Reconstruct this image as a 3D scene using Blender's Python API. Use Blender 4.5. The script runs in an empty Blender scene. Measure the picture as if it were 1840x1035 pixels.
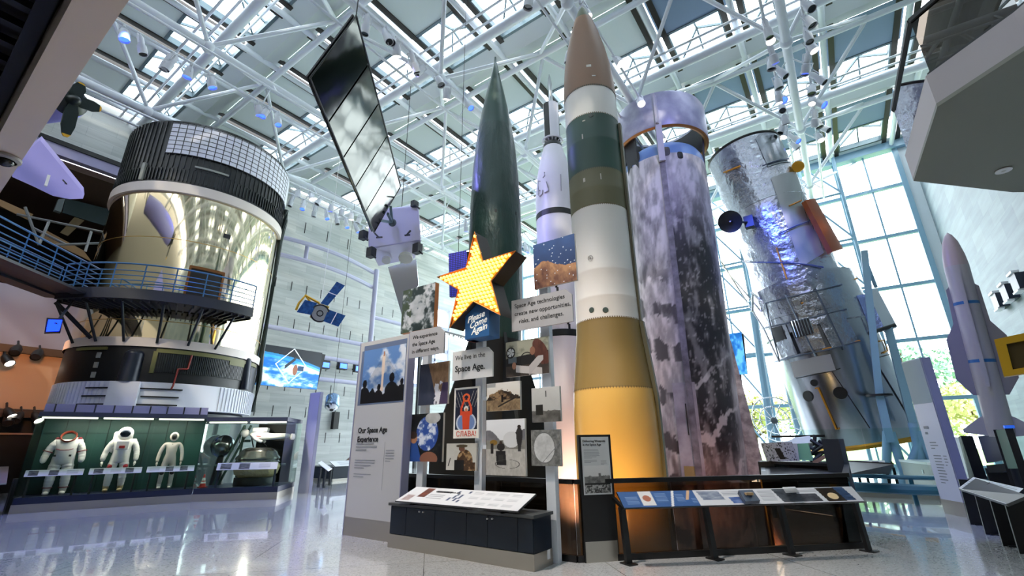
import bpy, bmesh, math, random
import numpy as np
from mathutils import Vector, Matrix
random.seed(7); RNG = np.random.default_rng(7)
SC = bpy.context.scene; COL = SC.collection
V = Vector
# ------------------------------------------------------------------ camera, sky, exposure
F = 818.0; PITCH = math.radians(18.8); ROLL = math.radians(.73); YAW = math.radians(35)
EYE = V((0, 0, 1.53))
_f0 = V((-math.sin(YAW), math.cos(YAW), 0)); _r0 = V((math.cos(YAW), math.sin(YAW), 0)); _z = V((0, 0, 1))
FW = _f0*math.cos(PITCH)+_z*math.sin(PITCH); _u0 = -_f0*math.sin(PITCH)+_z*math.cos(PITCH)
RT = _r0*math.cos(ROLL)-_u0*math.sin(ROLL); UP = _r0*math.sin(ROLL)+_u0*math.cos(ROLL)
cd = bpy.data.cameras.new('camera'); cam = bpy.data.objects.new('camera', cd); COL.objects.link(cam)
cd.sensor_width = 36; cd.lens = F/1840*36; cd.clip_end = 400; cd.clip_start = .05
cam.matrix_world = Matrix(((RT.x, UP.x, -FW.x, EYE.x), (RT.y, UP.y, -FW.y, EYE.y), (RT.z, UP.z, -FW.z, EYE.z), (0, 0, 0, 1)))
SC.camera = cam
SC.view_settings.view_transform = 'Standard'; SC.view_settings.look = 'None'
SC.view_settings.gamma = 1; SC.view_settings.use_curve_mapping = False
SC.view_settings.exposure = 0.0
SC.cycles.diffuse_bounces = 6; SC.cycles.max_bounces = 16; SC.cycles.transparent_max_bounces = 24; SC.cycles.sample_clamp_indirect = 12
w = bpy.data.worlds.new('sky'); SC.world = w; w.use_nodes = True
SKY = 9.0
_bg = w.node_tree.nodes['Background']; _bg.inputs['Strength'].default_value = SKY
_tc = w.node_tree.nodes.new('ShaderNodeTexCoord'); _sx = w.node_tree.nodes.new('ShaderNodeSeparateXYZ'); _cr = w.node_tree.nodes.new('ShaderNodeValToRGB')
w.node_tree.links.new(_tc.outputs['Generated'], _sx.inputs[0]); w.node_tree.links.new(_sx.outputs['Z'], _cr.inputs[0]); w.node_tree.links.new(_cr.outputs[0], _bg.inputs['Color'])
_cr.color_ramp.elements[0].color = (.95, .97, 1, 1); _cr.color_ramp.elements[1].color = (.8, .9, 1, 1)
def lin(c):
    if isinstance(c, str): c = tuple(int(c[i:i+2], 16)/255 for i in (0, 2, 4))
    return tuple((x/12.92 if x <= .04045 else ((x+.055)/1.055)**2.4) for x in c[:3])
def light(name, kind, loc, target, energy, col, size=.3, spot=60, blend=.6):
    l = bpy.data.lights.new(name, kind); o = bpy.data.objects.new(name, l); COL.objects.link(o)
    o.location = loc; l.energy = energy; l.color = lin(col)
    if kind == 'SPOT': l.spot_size = math.radians(spot); l.spot_blend = blend; l.shadow_soft_size = size
    if kind == 'SUN': l.angle = math.radians(size)
    o.rotation_euler = (V(target)-V(loc)).to_track_quat('-Z', 'Y').to_euler(); return o
light('sun', 'SUN', (20, -20, 30), (2, 10, 0), 2.2, 'fff3dc', 2)
BLUE = '6a78ff'; WARM = 'ffb257'; LILAC = 'b4aaff'
# lamps of the exhibit: warm uplights in the rocket pit, blue and lilac floods on the lighting rails
light('pit_uplight', 'SPOT', (-2.9, 7.1, .15), (-3.82, 9.1, 2.2), 150, 'ffcf88', .2, 110)
light('pit_uplight', 'SPOT', (-4.6, 6.9, .15), (-3.9, 9.1, 3.6), 110, 'ffcf88', .2, 110)
light('pit_uplight', 'SPOT', (-6.6, 12.6, -1), (-8.7, 16.2, 5), 900, 'ffc9a0', .3, 80)
light('pit_uplight', 'SPOT', (-1.8, 13.4, -1), (-4.4, 17.8, 2), 500, 'ffb090', .3, 80)
light('lilac_flood', 'SPOT', (1, 10, 14.6), (-4.3, 17.8, 12), 1000, 'a9a4ff', .3, 50)
light('lilac_flood', 'SPOT', (1, 9, 14.6), (-4.5, 17.5, 6), 700, LILAC, .3, 50)
light('lilac_flood', 'SPOT', (-10.3, 4.5, 14.6), (-12.6, 9.4, 8.8), 900, '9a9cff', .3, 50)
light('lilac_flood', 'SPOT', (-11, 8, 14.6), (-7.8, 14, 10), 900, LILAC, .3, 45)
light('blue_flood', 'SPOT', (-2.0, 12, 14.6), (-.8, 20.5, 8.5), 12000, '3050ff', .15, 20)
light('blue_flood', 'SPOT', (-16.8, 2.2, 14.6), (-20.8, 1.8, 7.2), 1800, '3558ff', .2, 40)
light('blue_flood', 'SPOT', (-16.8, 4.5, 14.6), (-14.4, 5.4, 0), 5000, '4a58ff', .3, 60)
light('blue_flood', 'SPOT', (1.4, 8, 14.6), (.5, 12.9, 0), 2800, '4a62ff', .3, 20)
light('white_flood', 'SPOT', (-5.4, 1.2, 14.6), (-5.0, 5.8, 1.9), 6500, 'fff3e6', .3, 44)
light('lilac_flood', 'SPOT', (-16.1, 6, 14.6), (-7.9, 10.4, 8.5), 4200, '8a86ff', .3, 36)
light('warm_flood', 'SPOT', (-22, 3, 5.2), (-27.6, 3.4, 4.3), 500, 'ffa860', .3, 90)
# ------------------------------------------------------------------ pixel to place
def ray(x, y): return FW+RT*((x-920)/F)+UP*((517.5-y)/F)
def atz(x, y, z=0.0): d = ray(x, y); return EYE+d*((z-EYE.z)/d.z)
def atx(x, y, v): d = ray(x, y); return EYE+d*(v/d.x)
def aty(x, y, v): d = ray(x, y); return EYE+d*(v/d.y)
def atd(x, y, s): d = ray(x, y); return EYE+d*(s/math.hypot(d.x, d.y))
# ------------------------------------------------------------------ materials
MATS = {}
def nodes(name):
    m = bpy.data.materials.new(name); m.use_nodes = True; return m, m.node_tree.nodes, m.node_tree.links, m.node_tree.nodes['Principled BSDF']
def mat(name, col, rough=.5, metal=0., bump=None, var=None, emit=None, coat=0, stretch=(1, 1, 1), spec=.5):
    """bump=(scale, strength, detail); var=(scale, second colour, contrast)"""
    if name in MATS: return MATS[name]
    m, N, L, p = nodes(name)
    p.inputs['Base Color'].default_value = (*lin(col), 1); p.inputs['Roughness'].default_value = rough; p.inputs['Metallic'].default_value = metal
    p.inputs['Coat Weight'].default_value = coat; p.inputs['Specular IOR Level'].default_value = spec
    if emit: p.inputs['Emission Color'].default_value = (*lin(emit[0]), 1); p.inputs['Emission Strength'].default_value = emit[1]
    if bump or var:
        t = N.new('ShaderNodeTexCoord'); mp = N.new('ShaderNodeMapping'); mp.inputs['Scale'].default_value = stretch
        L.new(t.outputs['Object'], mp.inputs[0])
    if bump:
        n = N.new('ShaderNodeTexNoise'); n.inputs['Scale'].default_value = bump[0]; n.inputs['Detail'].default_value = bump[2] if len(bump) > 2 else 3
        b = N.new('ShaderNodeBump'); b.inputs['Strength'].default_value = bump[1]; b.inputs['Distance'].default_value = bump[3] if len(bump) > 3 else .05
        L.new(mp.outputs[0], n.inputs['Vector']); L.new(n.outputs['Fac'], b.inputs['Height']); L.new(b.outputs[0], p.inputs['Normal'])
    if var:
        n = N.new('ShaderNodeTexNoise'); n.inputs['Scale'].default_value = var[0]; n.inputs['Detail'].default_value = 6
        r = N.new('ShaderNodeValToRGB'); k = var[2] if len(var) > 2 else .25
        r.color_ramp.elements[0].position = .5-k; r.color_ramp.elements[1].position = .5+k
        r.color_ramp.elements[0].color = (*lin(var[1]), 1); r.color_ramp.elements[1].color = (*lin(col), 1)
        L.new(mp.outputs[0], n.inputs['Vector']); L.new(n.outputs['Fac'], r.inputs[0]); L.new(r.outputs[0], p.inputs['Base Color'])
    MATS[name] = m; return m
def attr_mat(name, rough=.5, metal=0, emit=0, bump=None, coat=0):
    if name in MATS: return MATS[name]
    m, N, L, p = nodes(name); a = N.new('ShaderNodeAttribute'); a.attribute_name = 'Col'
    L.new(a.outputs['Color'], p.inputs['Base Color']); p.inputs['Roughness'].default_value = rough; p.inputs['Metallic'].default_value = metal; p.inputs['Coat Weight'].default_value = coat
    if emit: L.new(a.outputs['Color'], p.inputs['Emission Color']); p.inputs['Emission Strength'].default_value = emit
    if bump:
        t = N.new('ShaderNodeTexCoord'); n = N.new('ShaderNodeTexNoise'); n.inputs['Scale'].default_value = bump[0]; n.inputs['Detail'].default_value = 5
        b = N.new('ShaderNodeBump'); b.inputs['Strength'].default_value = bump[1]; b.inputs['Distance'].default_value = .05
        L.new(t.outputs['Object'], n.inputs['Vector']); L.new(n.outputs['Fac'], b.inputs['Height']); L.new(b.outputs[0], p.inputs['Normal'])
    MATS[name] = m; return m
def glass(name, tint, ior=1.45, gloss=1.0):
    if name in MATS: return MATS[name]
    m = bpy.data.materials.new(name); m.use_nodes = True; N = m.node_tree.nodes; L = m.node_tree.links
    N.remove(N['Principled BSDF']); t = N.new('ShaderNodeBsdfTransparent'); g = N.new('ShaderNodeBsdfGlossy'); x = N.new('ShaderNodeMixShader'); f = N.new('ShaderNodeFresnel'); k = N.new('ShaderNodeMath')
    t.inputs[0].default_value = (*lin(tint), 1); g.inputs['Roughness'].default_value = .01; f.inputs[0].default_value = ior; k.operation = 'MULTIPLY'; k.inputs[1].default_value = gloss
    L.new(f.outputs[0], k.inputs[0]); L.new(k.outputs[0], x.inputs[0]); L.new(t.outputs[0], x.inputs[1]); L.new(g.outputs[0], x.inputs[2]); L.new(x.outputs[0], N['Material Output'].inputs[0])
    MATS[name] = m; return m
def blind(name, col, k):
    m = bpy.data.materials.new(name); m.use_nodes = True; N = m.node_tree.nodes; L = m.node_tree.links; p = N['Principled BSDF']; p.inputs['Base Color'].default_value = (*lin(col), 1); p.inputs['Roughness'].default_value = .6
    t = N.new('ShaderNodeBsdfTranslucent'); t.inputs[0].default_value = (*lin(col), 1); x = N.new('ShaderNodeMixShader'); x.inputs[0].default_value = k
    L.new(p.outputs[0], x.inputs[1]); L.new(t.outputs[0], x.inputs[2]); L.new(x.outputs[0], N['Material Output'].inputs[0]); MATS[name] = m; return m
def stone(name, ax, c1, c2, mort, bw=1.5, bh=.75, rough=.6):
    m, N, L, p = nodes(name); t = N.new('ShaderNodeTexCoord'); s = N.new('ShaderNodeSeparateXYZ'); c = N.new('ShaderNodeCombineXYZ')
    L.new(t.outputs['Object'], s.inputs[0]); L.new(s.outputs[ax], c.inputs[0]); L.new(s.outputs['Z'], c.inputs[1])
    b = N.new('ShaderNodeTexBrick'); b.inputs['Scale'].default_value = 1; b.inputs['Brick Width'].default_value = bw; b.inputs['Row Height'].default_value = bh
    b.inputs['Mortar Size'].default_value = .008; b.inputs['Bias'].default_value = -.25
    for k, v in (('Color1', c1), ('Color2', c2), ('Mortar', mort)): b.inputs[k].default_value = (*lin(v), 1)
    n = N.new('ShaderNodeTexNoise'); n.inputs['Scale'].default_value = 1.2; n.inputs['Detail'].default_value = 8
    mp = N.new('ShaderNodeMapping'); mp.inputs['Scale'].default_value = (.35, .35, 4); L.new(t.outputs['Object'], mp.inputs[0]); L.new(mp.outputs[0], n.inputs['Vector'])
    mx = N.new('ShaderNodeMixRGB'); mx.blend_type = 'OVERLAY'; mx.inputs[0].default_value = .35
    L.new(c.outputs[0], b.inputs['Vector']); L.new(b.outputs['Color'], mx.inputs[1]); L.new(n.outputs['Fac'], mx.inputs[2]); L.new(mx.outputs[0], p.inputs['Base Color'])
    p.inputs['Roughness'].default_value = rough; MATS[name] = m; return m
def terrazzo():
    m, N, L, p = nodes('terrazzo'); t = N.new('ShaderNodeTexCoord')
    v = N.new('ShaderNodeTexVoronoi'); v.inputs['Scale'].default_value = 55; L.new(t.outputs['Object'], v.inputs['Vector'])
    r = N.new('ShaderNodeValToRGB'); L.new(v.outputs['Color'], r.inputs[0])
    e = r.color_ramp.elements; e[0].position = .05; e[0].color = (*lin('aeacaa'), 1); e[1].position = .35; e[1].color = (*lin('c9cacb'), 1); x = e.new(.9); x.color = (*lin('d8d7d6'), 1)
    n = N.new('ShaderNodeTexNoise'); n.inputs['Scale'].default_value = .5; n.inputs['Detail'].default_value = 5; L.new(t.outputs['Object'], n.inputs['Vector'])
    b = N.new('ShaderNodeTexBrick'); b.offset = 0; b.inputs['Scale'].default_value = 1; b.inputs['Brick Width'].default_value = 2.4; b.inputs['Row Height'].default_value = 2.4; b.inputs['Mortar Size'].default_value = .006
    b.inputs['Color1'].default_value = b.inputs['Color2'].default_value = (1, 1, 1, 1); b.inputs['Mortar'].default_value = (.45, .45, .45, 1)
    mp = N.new('ShaderNodeMapping'); mp.inputs['Rotation'].default_value = (0, 0, math.radians(45)); L.new(t.outputs['Object'], mp.inputs[0]); L.new(mp.outputs[0], b.inputs['Vector'])
    mx = N.new('ShaderNodeMixRGB'); mx.blend_type = 'MULTIPLY'; mx.inputs[0].default_value = 1; L.new(r.outputs[0], mx.inputs[1]); L.new(b.outputs['Color'], mx.inputs[2])
    m2 = N.new('ShaderNodeMixRGB'); m2.blend_type = 'OVERLAY'; m2.inputs[0].default_value = .18; L.new(mx.outputs[0], m2.inputs[1]); L.new(n.outputs['Fac'], m2.inputs[2])
    L.new(m2.outputs[0], p.inputs['Base Color']); p.inputs['Roughness'].default_value = .13; p.inputs['IOR'].default_value = 1.6; p.inputs['Coat Weight'].default_value = .8; p.inputs['Coat Roughness'].default_value = .02; p.inputs['Coat IOR'].default_value = 1.6
    MATS['terrazzo'] = m; return m
# ------------------------------------------------------------------ mesh builder
class M:
    def __init__(s): s.v = []; s.f = []; s.m = []; s.s = []
    def add(s, vs, fs, m=0, smooth=False):
        o = len(s.v); s.v += [tuple(q) for q in vs]
        for f in fs: s.f.append([i+o for i in f]); s.m.append(m); s.s.append(smooth)
        return s
    def box(s, c, d, m=0, rz=0, mt=None):
        c = V(c); hx, hy, hz = d[0]/2, d[1]/2, d[2]/2
        R = mt if mt is not None else Matrix.Rotation(rz, 3, 'Z')
        vs = [c+R @ V((x*hx, y*hy, z*hz)) for x in (-1, 1) for y in (-1, 1) for z in (-1, 1)]
        return s.add(vs, [(0, 1, 3, 2), (4, 6, 7, 5), (0, 4, 5, 1), (2, 3, 7, 6), (0, 2, 6, 4), (1, 5, 7, 3)], m)
    def bb(s, a, b, m=0):
        a = V(a); b = V(b); return s.box((a+b)/2, [abs(q) for q in (b-a)], m)
    def tube(s, p, q, r, r2=None, n=10, m=0):
        p = V(p); q = V(q); r2 = r if r2 is None else r2; R = (q-p).to_track_quat('Z', 'Y').to_matrix()
        c = [V((math.cos(2*math.pi*i/n), math.sin(2*math.pi*i/n), 0)) for i in range(n)]
        s.add([p+R @ (k*r) for k in c]+[q+R @ (k*r2) for k in c], [(i, (i+1) % n, n+(i+1) % n, n+i) for i in range(n)], m, True)
        s.add([p+R @ (k*r) for k in c], [tuple(range(n))[::-1]], m); s.add([q+R @ (k*r2) for k in c], [tuple(range(n))], m); return s
    def bar(s, p, q, wd, ht, m=0, up=(0, 0, 1)):
        p = V(p); q = V(q); z = (q-p); L = z.length; z.normalize(); x = V(up).cross(z)
        if x.length < 1e-4: x = V((1, 0, 0))
        x.normalize(); y = z.cross(x); mt = Matrix((x, y, z)).transposed(); return s.box((p+q)/2, (wd, ht, L), m, mt=mt)
    def path(s, pts, r, n=8, m=0, closed=False):
        pts = [V(q) for q in pts]; k = len(pts); rings = []
        for i, q in enumerate(pts):
            if closed: d = pts[(i+1) % k]-pts[i-1]
            else: d = pts[min(i+1, k-1)]-pts[max(i-1, 0)]
            R = d.to_track_quat('Z', 'Y').to_matrix()
            rings.append([q+R @ V((r*math.cos(2*math.pi*j/n), r*math.sin(2*math.pi*j/n), 0)) for j in range(n)])
        fs = []
        for i in range(k if closed else k-1):
            b = ((i+1) % k)*n
            fs += [(i*n+j, i*n+(j+1) % n, b+(j+1) % n, b+j) for j in range(n)]
        s.add([q for g in rings for q in g], fs, m, True)
        if not closed: s.add(rings[0], [tuple(range(n))[::-1]], m); s.add(rings[-1], [tuple(range(n))], m)
        return s
    def lathe(s, prof, n=48, base=(0, 0, 0), mt=None, m=0, a0=0, a1=2*math.pi):
        base = V(base); mt = mt or Matrix.Identity(3); full = abs(a1-a0-2*math.pi) < 1e-6; k = n if full else n+1
        vs = []
        for r, z in prof:
            for i in range(k):
                a = a0+(a1-a0)*i/n; vs.append(base+mt @ V((r*math.cos(a), r*math.sin(a), z)))
        fs = []
        for j in range(len(prof)-1):
            for i in range(n):
                i2 = (i+1) % k; fs.append((j*k+i, j*k+i2, (j+1)*k+i2, (j+1)*k+i))
        return s.add(vs, fs, m, True)
    def prism(s, poly, h0, h1, mt=None, base=(0, 0, 0), m=0):
        n = len(poly); mt = mt or Matrix.Identity(3); base = V(base)
        A = [base+mt @ V((x, y, h0)) for x, y in poly]; B = [base+mt @ V((x, y, h1)) for x, y in poly]
        return s.add(A+B, [tuple(range(n))[::-1], tuple(range(n, 2*n))]+[(i, (i+1) % n, n+(i+1) % n, n+i) for i in range(n)], m)
    def sph(s, c, r, n=14, sc=(1, 1, 1), mt=None, m=0):
        c = V(c); mt = mt or Matrix.Identity(3); h = n//2
        vs = []; fs = []
        for j in range(h+1):
            t = math.pi*j/h
            for i in range(n):
                a = 2*math.pi*i/n; vs.append(c+mt @ V((r*sc[0]*math.sin(t)*math.cos(a), r*sc[1]*math.sin(t)*math.sin(a), -r*sc[2]*math.cos(t))))
        for j in range(h):
            for i in range(n): fs.append((j*n+i, j*n+(i+1) % n, (j+1)*n+(i+1) % n, (j+1)*n+i))
        return s.add(vs, fs, m, True)
    def slab(s, quad, th):
        """a flat quad (four world points) given thickness behind it"""
        q = [V(x) for x in quad]; n = (q[1]-q[0]).cross(q[3]-q[0]).normalized()*th; k = len(q)
        return s.add(q+[x-n for x in q], [tuple(range(k)), tuple(range(k, 2*k))[::-1]]+[(i, k+i, k+(i+1) % k, (i+1) % k) for i in range(k)])
    def build(s, name, mats, parent=None, local=False, cols=None, bevel=0):
        me = bpy.data.meshes.new(name); off = V((0, 0, 0))
        if parent is not None and not local: off = root_loc(parent)
        me.from_pydata([tuple(V(q)-off) for q in s.v], [], s.f)
        for x in (mats if isinstance(mats, (list, tuple)) else [mats]): me.materials.append(x)
        me.polygons.foreach_set('material_index', s.m); me.polygons.foreach_set('use_smooth', s.s)
        me.validate(clean_customdata=False); bm = bmesh.new(); bm.from_mesh(me)
        if cols is None: bmesh.ops.remove_doubles(bm, verts=bm.verts, dist=1e-4)
        bmesh.ops.recalc_face_normals(bm, faces=bm.faces)
        if bevel:
            bmesh.ops.bevel(bm, geom=[e for e in bm.edges if len(e.link_faces) == 2 and e.calc_face_angle(0) > .6], offset=bevel, segments=2, affect='EDGES', profile=.5)
        bm.to_mesh(me); bm.free()
        if any(s.s): me.set_sharp_from_angle(angle=math.radians(38))
        if cols is not None:
            a = me.attributes.new('Col', 'FLOAT_COLOR', 'POINT'); a.data.foreach_set('color', np.asarray(cols, dtype=np.float32).ravel())
        o = bpy.data.objects.new(name, me); COL.objects.link(o)
        if parent is not None: o.parent = parent
        return o
ORIG = {}
def root_loc(o):
    while o.parent is not None: o = o.parent
    return ORIG.get(o.name, V((0, 0, 0)))
def tag(o, label, cat, group=None, kind=None):
    o['label'] = label; o['category'] = cat
    if group: o['group'] = group
    if kind: o['kind'] = kind
    return o
def thing(name, label, cat, loc=(0, 0, 0), group=None):
    o = bpy.data.objects.new(name, None); COL.objects.link(o); o.location = loc; o.empty_display_size = .1; ORIG[o.name] = V(loc)
    return tag(o, label, cat, group)
def struct(name, mb, mats):
    o = mb.build(name, mats); o['kind'] = 'structure'; return o
def dup(o, loc, rot=None, label=None, group=None):
    def cp(x, par):
        c = x.copy(); COL.objects.link(c)
        if par is not None: c.parent = par
        for ch in list(KIDS.get(x.name, [])): cp(ch, c)
        return c
    KIDS = {}
    for x in o.children: KIDS.setdefault(o.name, []).append(x); KIDS[x.name] = list(x.children)
    c = cp(o, None); c.location = loc
    if rot is not None: c.rotation_euler = rot
    if label: c['label'] = label
    if group: c['group'] = group
    return c
def text(s, m, parent, org, xd, yd, size, align='LEFT', name='lettering', shear=0, depth=.002, bold=0, space=1.0, local=False):
    cu = bpy.data.curves.new('t', 'FONT'); cu.body = s; cu.size = size; cu.align_x = align; cu.extrude = depth; cu.shear = shear; cu.offset = bold; cu.space_line = space; cu.resolution_u = 3
    o = bpy.data.objects.new('t', cu); COL.objects.link(o); dg = bpy.context.evaluated_depsgraph_get(); dg.update()
    me = bpy.data.meshes.new_from_object(o.evaluated_get(dg)); bpy.data.objects.remove(o); bpy.data.curves.remove(cu)
    x = V(xd).normalized(); y = V(yd).normalized(); z = x.cross(y); off = V(org)-(V((0, 0, 0)) if (parent is None or local) else root_loc(parent))
    me.transform(Matrix(((x.x, y.x, z.x, off.x), (x.y, y.y, z.y, off.y), (x.z, y.z, z.z, off.z), (0, 0, 0, 1))))
    me.materials.clear(); me.materials.append(m); me.name = name
    r = bpy.data.objects.new(name, me); COL.objects.link(r)
    if parent is not None: r.parent = parent
    return r
def finish(o, mods):
    """apply modifiers of a freshly built object by evaluation"""
    for k, f in mods:
        x = o.modifiers.new(k, k); f(x)
    dg = bpy.context.evaluated_depsgraph_get(); dg.update()
    me = bpy.data.meshes.new_from_object(o.evaluated_get(dg)); old = o.data; mats = list(old.materials); o.modifiers.clear(); o.data = me; me.name = o.name
    me.materials.clear()
    for x in mats: me.materials.append(x)
    me.polygons.foreach_set('use_smooth', [True]*len(me.polygons)); bpy.data.meshes.remove(old); return o
def skin(name, joints, bones, m, parent, sub=2, local=False):
    """one continuous body: joints {key: (point, radius)}, bones pairs of keys, first key is the root"""
    ks = list(joints); off = V((0, 0, 0)) if local else root_loc(parent)
    me = bpy.data.meshes.new(name); me.from_pydata([tuple(V(joints[k][0])-off) for k in ks], [(ks.index(a), ks.index(b)) for a, b in bones], [])
    me.materials.append(m); o = bpy.data.objects.new(name, me); COL.objects.link(o); o.parent = parent
    def sk(x):
        for i, k in enumerate(ks):
            d = me.skin_vertices[0].data[i]; r = joints[k][1]; d.radius = (r, r) if not isinstance(r, tuple) else r; d.use_root = (i == 0)
        x.use_smooth_shade = True
    return finish(o, [('SKIN', sk), ('SUBSURF', lambda x: (setattr(x, 'levels', sub), setattr(x, 'render_levels', sub)))])
# ------------------------------------------------------------------ painted surfaces (colour carried by a fine mesh)
def _h(i, j, sd): x = np.sin(i*127.1+j*311.7+sd*74.7)*43758.5453; return x-np.floor(x)
def vn(u, v, sd=0):
    i = np.floor(u); j = np.floor(v); fu = u-i; fv = v-j; fu = fu*fu*(3-2*fu); fv = fv*fv*(3-2*fv)
    return (_h(i, j, sd)*(1-fu)+_h(i+1, j, sd)*fu)*(1-fv)+(_h(i, j+1, sd)*(1-fu)+_h(i+1, j+1, sd)*fu)*fv
def fbm(u, v, sc=4, sd=0, oc=5):
    t = 0; a = .5; s = 0
    for k in range(oc): t = t+a*vn(u*sc*2**k, v*sc*2**k, sd+k); s += a; a *= .55
    return t/s
def hexc(c): return np.array([int(c[i:i+2], 16)/255 for i in (0, 2, 4)])
def mx(a, b, t): 
    a = hexc(a) if isinstance(a, str) else a; b = hexc(b) if isinstance(b, str) else b
    return a+(b-a)*np.clip(t, 0, 1)[:, None]
def put(c, mask, col): c[mask] = hexc(col) if isinstance(col, str) else col; return c
def sm(a, b, x): t = np.clip((x-a)/(b-a), 0, 1); return t*t*(3-2*t)
def tolin(c): c = np.clip(c, 0, 1); return np.where(c <= .04045, c/12.92, ((c+.055)/1.055)**2.4)
def rgba(c): return np.concatenate([tolin(c), np.ones((len(c), 1))], 1)
def picture(name, org, ux, uy, fn, parent, res=70, m=None, local=False):
    """a printed picture: origin at its lower left, edge vectors ux and uy, colours from fn(u, v, aspect)"""
    org = V(org); ux = V(ux); uy = V(uy); asp = ux.length/uy.length
    nx = max(2, int(res*min(1.6, max(1, asp)))); ny = max(2, int(res*min(1.6, max(1, 1/asp))))
    U, W = np.meshgrid(np.linspace(0, 1, nx), np.linspace(0, 1, ny)); u = U.ravel(); v = W.ravel()
    b = M(); O = np.array(org)+u[:, None]*np.array(ux)+v[:, None]*np.array(uy)
    b.add(O.tolist(), [(j*nx+i, j*nx+i+1, (j+1)*nx+i+1, (j+1)*nx+i) for j in range(ny-1) for i in range(nx-1)])
    return b.build(name, m or attr_mat('print', .45), parent, local, rgba(fn(u, v, asp)))
class Cyl:
    """a round body: base point, axis; angle 0 faces the visitor at the camera's spot, positive to the right"""
    def __init__(s, base, axis=(0, 0, 1)):
        s.b = V(base); s.z = V(axis).normalized(); d = EYE-s.b; d = d-s.z*d.dot(s.z); s.x = d.normalized(); s.y = s.z.cross(s.x)
        s.mt = Matrix((s.x, s.y, s.z)).transposed()
    def pt(s, a, z, r): return s.b+s.x*(r*math.cos(a))+s.y*(r*math.sin(a))+s.z*z
    def hit(s, px, py, r):
        d = ray(px, py); o = EYE-s.b; dx, dy = d.dot(s.x), d.dot(s.y); ox, oy = o.dot(s.x), o.dot(s.y)
        A = dx*dx+dy*dy; B = 2*(ox*dx+oy*dy); Cc = ox*ox+oy*oy-r*r; D = max(0, B*B-4*A*Cc); t = (-B-math.sqrt(D))/(2*A)
        q = o+d*t; return math.atan2(q.dot(s.y), q.dot(s.x)), q.dot(s.z)
    def lathe(s, prof, n=64, a0=0, a1=2*math.pi, mb=None): mb = mb or M(); return mb.lathe(prof, n, s.b, s.mt, 0, a0, a1)
    def patch(s, a0, a1, z0, z1, r, th=.03, n=16, mb=None):
        mb = mb or M(); k = n+1; vs = []
        for z, rr in ((z0, r), (z0, r+th), (z1, r+th), (z1, r)):
            vs += [s.pt(a0+(a1-a0)*i/n, z, rr) for i in range(k)]
        fs = [(j*k+i, j*k+i+1, ((j+1) % 4)*k+i+1, ((j+1) % 4)*k+i) for j in range(4) for i in range(n)]+[(0, k, 2*k, 3*k), (n, 3*k+n, 2*k+n, k+n)]
        return mb.add(vs, fs, 0, True)
    def painted(s, name, prof, fn, parent, n=120, nz=120, m=None, a0=-math.pi, a1=math.pi):
        """a lathe with a fine mesh whose colour comes from fn(angle, z)"""
        zs = np.linspace(prof[0][1], prof[-1][1], nz); rs = np.interp(zs, [p[1] for p in prof], [p[0] for p in prof])
        an = np.linspace(a0, a1, n); A, Zg = np.meshgrid(an, zs); R = np.repeat(rs[:, None], n, 1)
        P = np.array(s.b)+(R*np.cos(A))[..., None]*np.array(s.x)+(R*np.sin(A))[..., None]*np.array(s.y)+Zg[..., None]*np.array(s.z)
        b = M(); b.add(P.reshape(-1, 3).tolist(), [(j*n+i, j*n+i+1, (j+1)*n+i+1, (j+1)*n+i) for j in range(nz-1) for i in range(n-1)], 0, True)
        return b.build(name, m, parent, False, rgba(fn(A.ravel(), Zg.ravel())))
def lines_of_print(mb, org, xd, yd, w, rows, pitch, h, seed=0):
    """rows of fine print too small to read, as thin raised strips"""
    rr = random.Random(seed); x = V(xd).normalized(); y = V(yd).normalized()
    for i in range(rows):
        o = V(org)-y*(i*pitch); L = w*(rr.uniform(.8, 1) if i < rows-1 else .5)
        mb.add([o, o+x*L, o+x*L+y*h, o+y*h], [(0, 1, 2, 3)])
    return mb
# ------------------------------------------------------------------ shared materials
WHITE = mat('white_paint', 'e9eaec', .4); WSTEEL = mat('white_steel', 'dfe4ea', .35, 0, spec=.4); BLACK = mat('black_paint', '131416', .45); DARK = mat('charcoal', '24272b', .5)
STEEL = mat('brushed_steel', 'b9b4aa', .32, .85, (60, .15, 2, .005), stretch=(.05, .05, 3)); CHROME = mat('chrome', 'dadde0', .12, 1)
NAVY = mat('navy_laminate', '0f1d2c', .35); BSTEEL = mat('blue_grey_steel', '7fa3b8', .45); RAILBLUE = mat('rail_blue', '2c5f8e', .4, .2)
GLASS = glass('clear_glass', 'eef6f3', 1.35, .5); SMOKE = glass('smoked_glass', 'ab9c8c', 1.5, 1.0); PANE = glass('window_glass', 'f2f8fa', 1.2, .5)
GUARD = glass('green_glass', 'f1faf7', 1.35, .5); PRINT = attr_mat('print', .45); INK = mat('ink', '1c1d20', .6); GREYINK = mat('grey_print', '8d9094', .6)
BOARD = mat('board_edge', 'c9c5be', .5); LILACW = mat('lilac_board', 'b3b3cc', .5); PANELW = mat('pale_grey_board', 'cfd0d2', .45)
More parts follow.
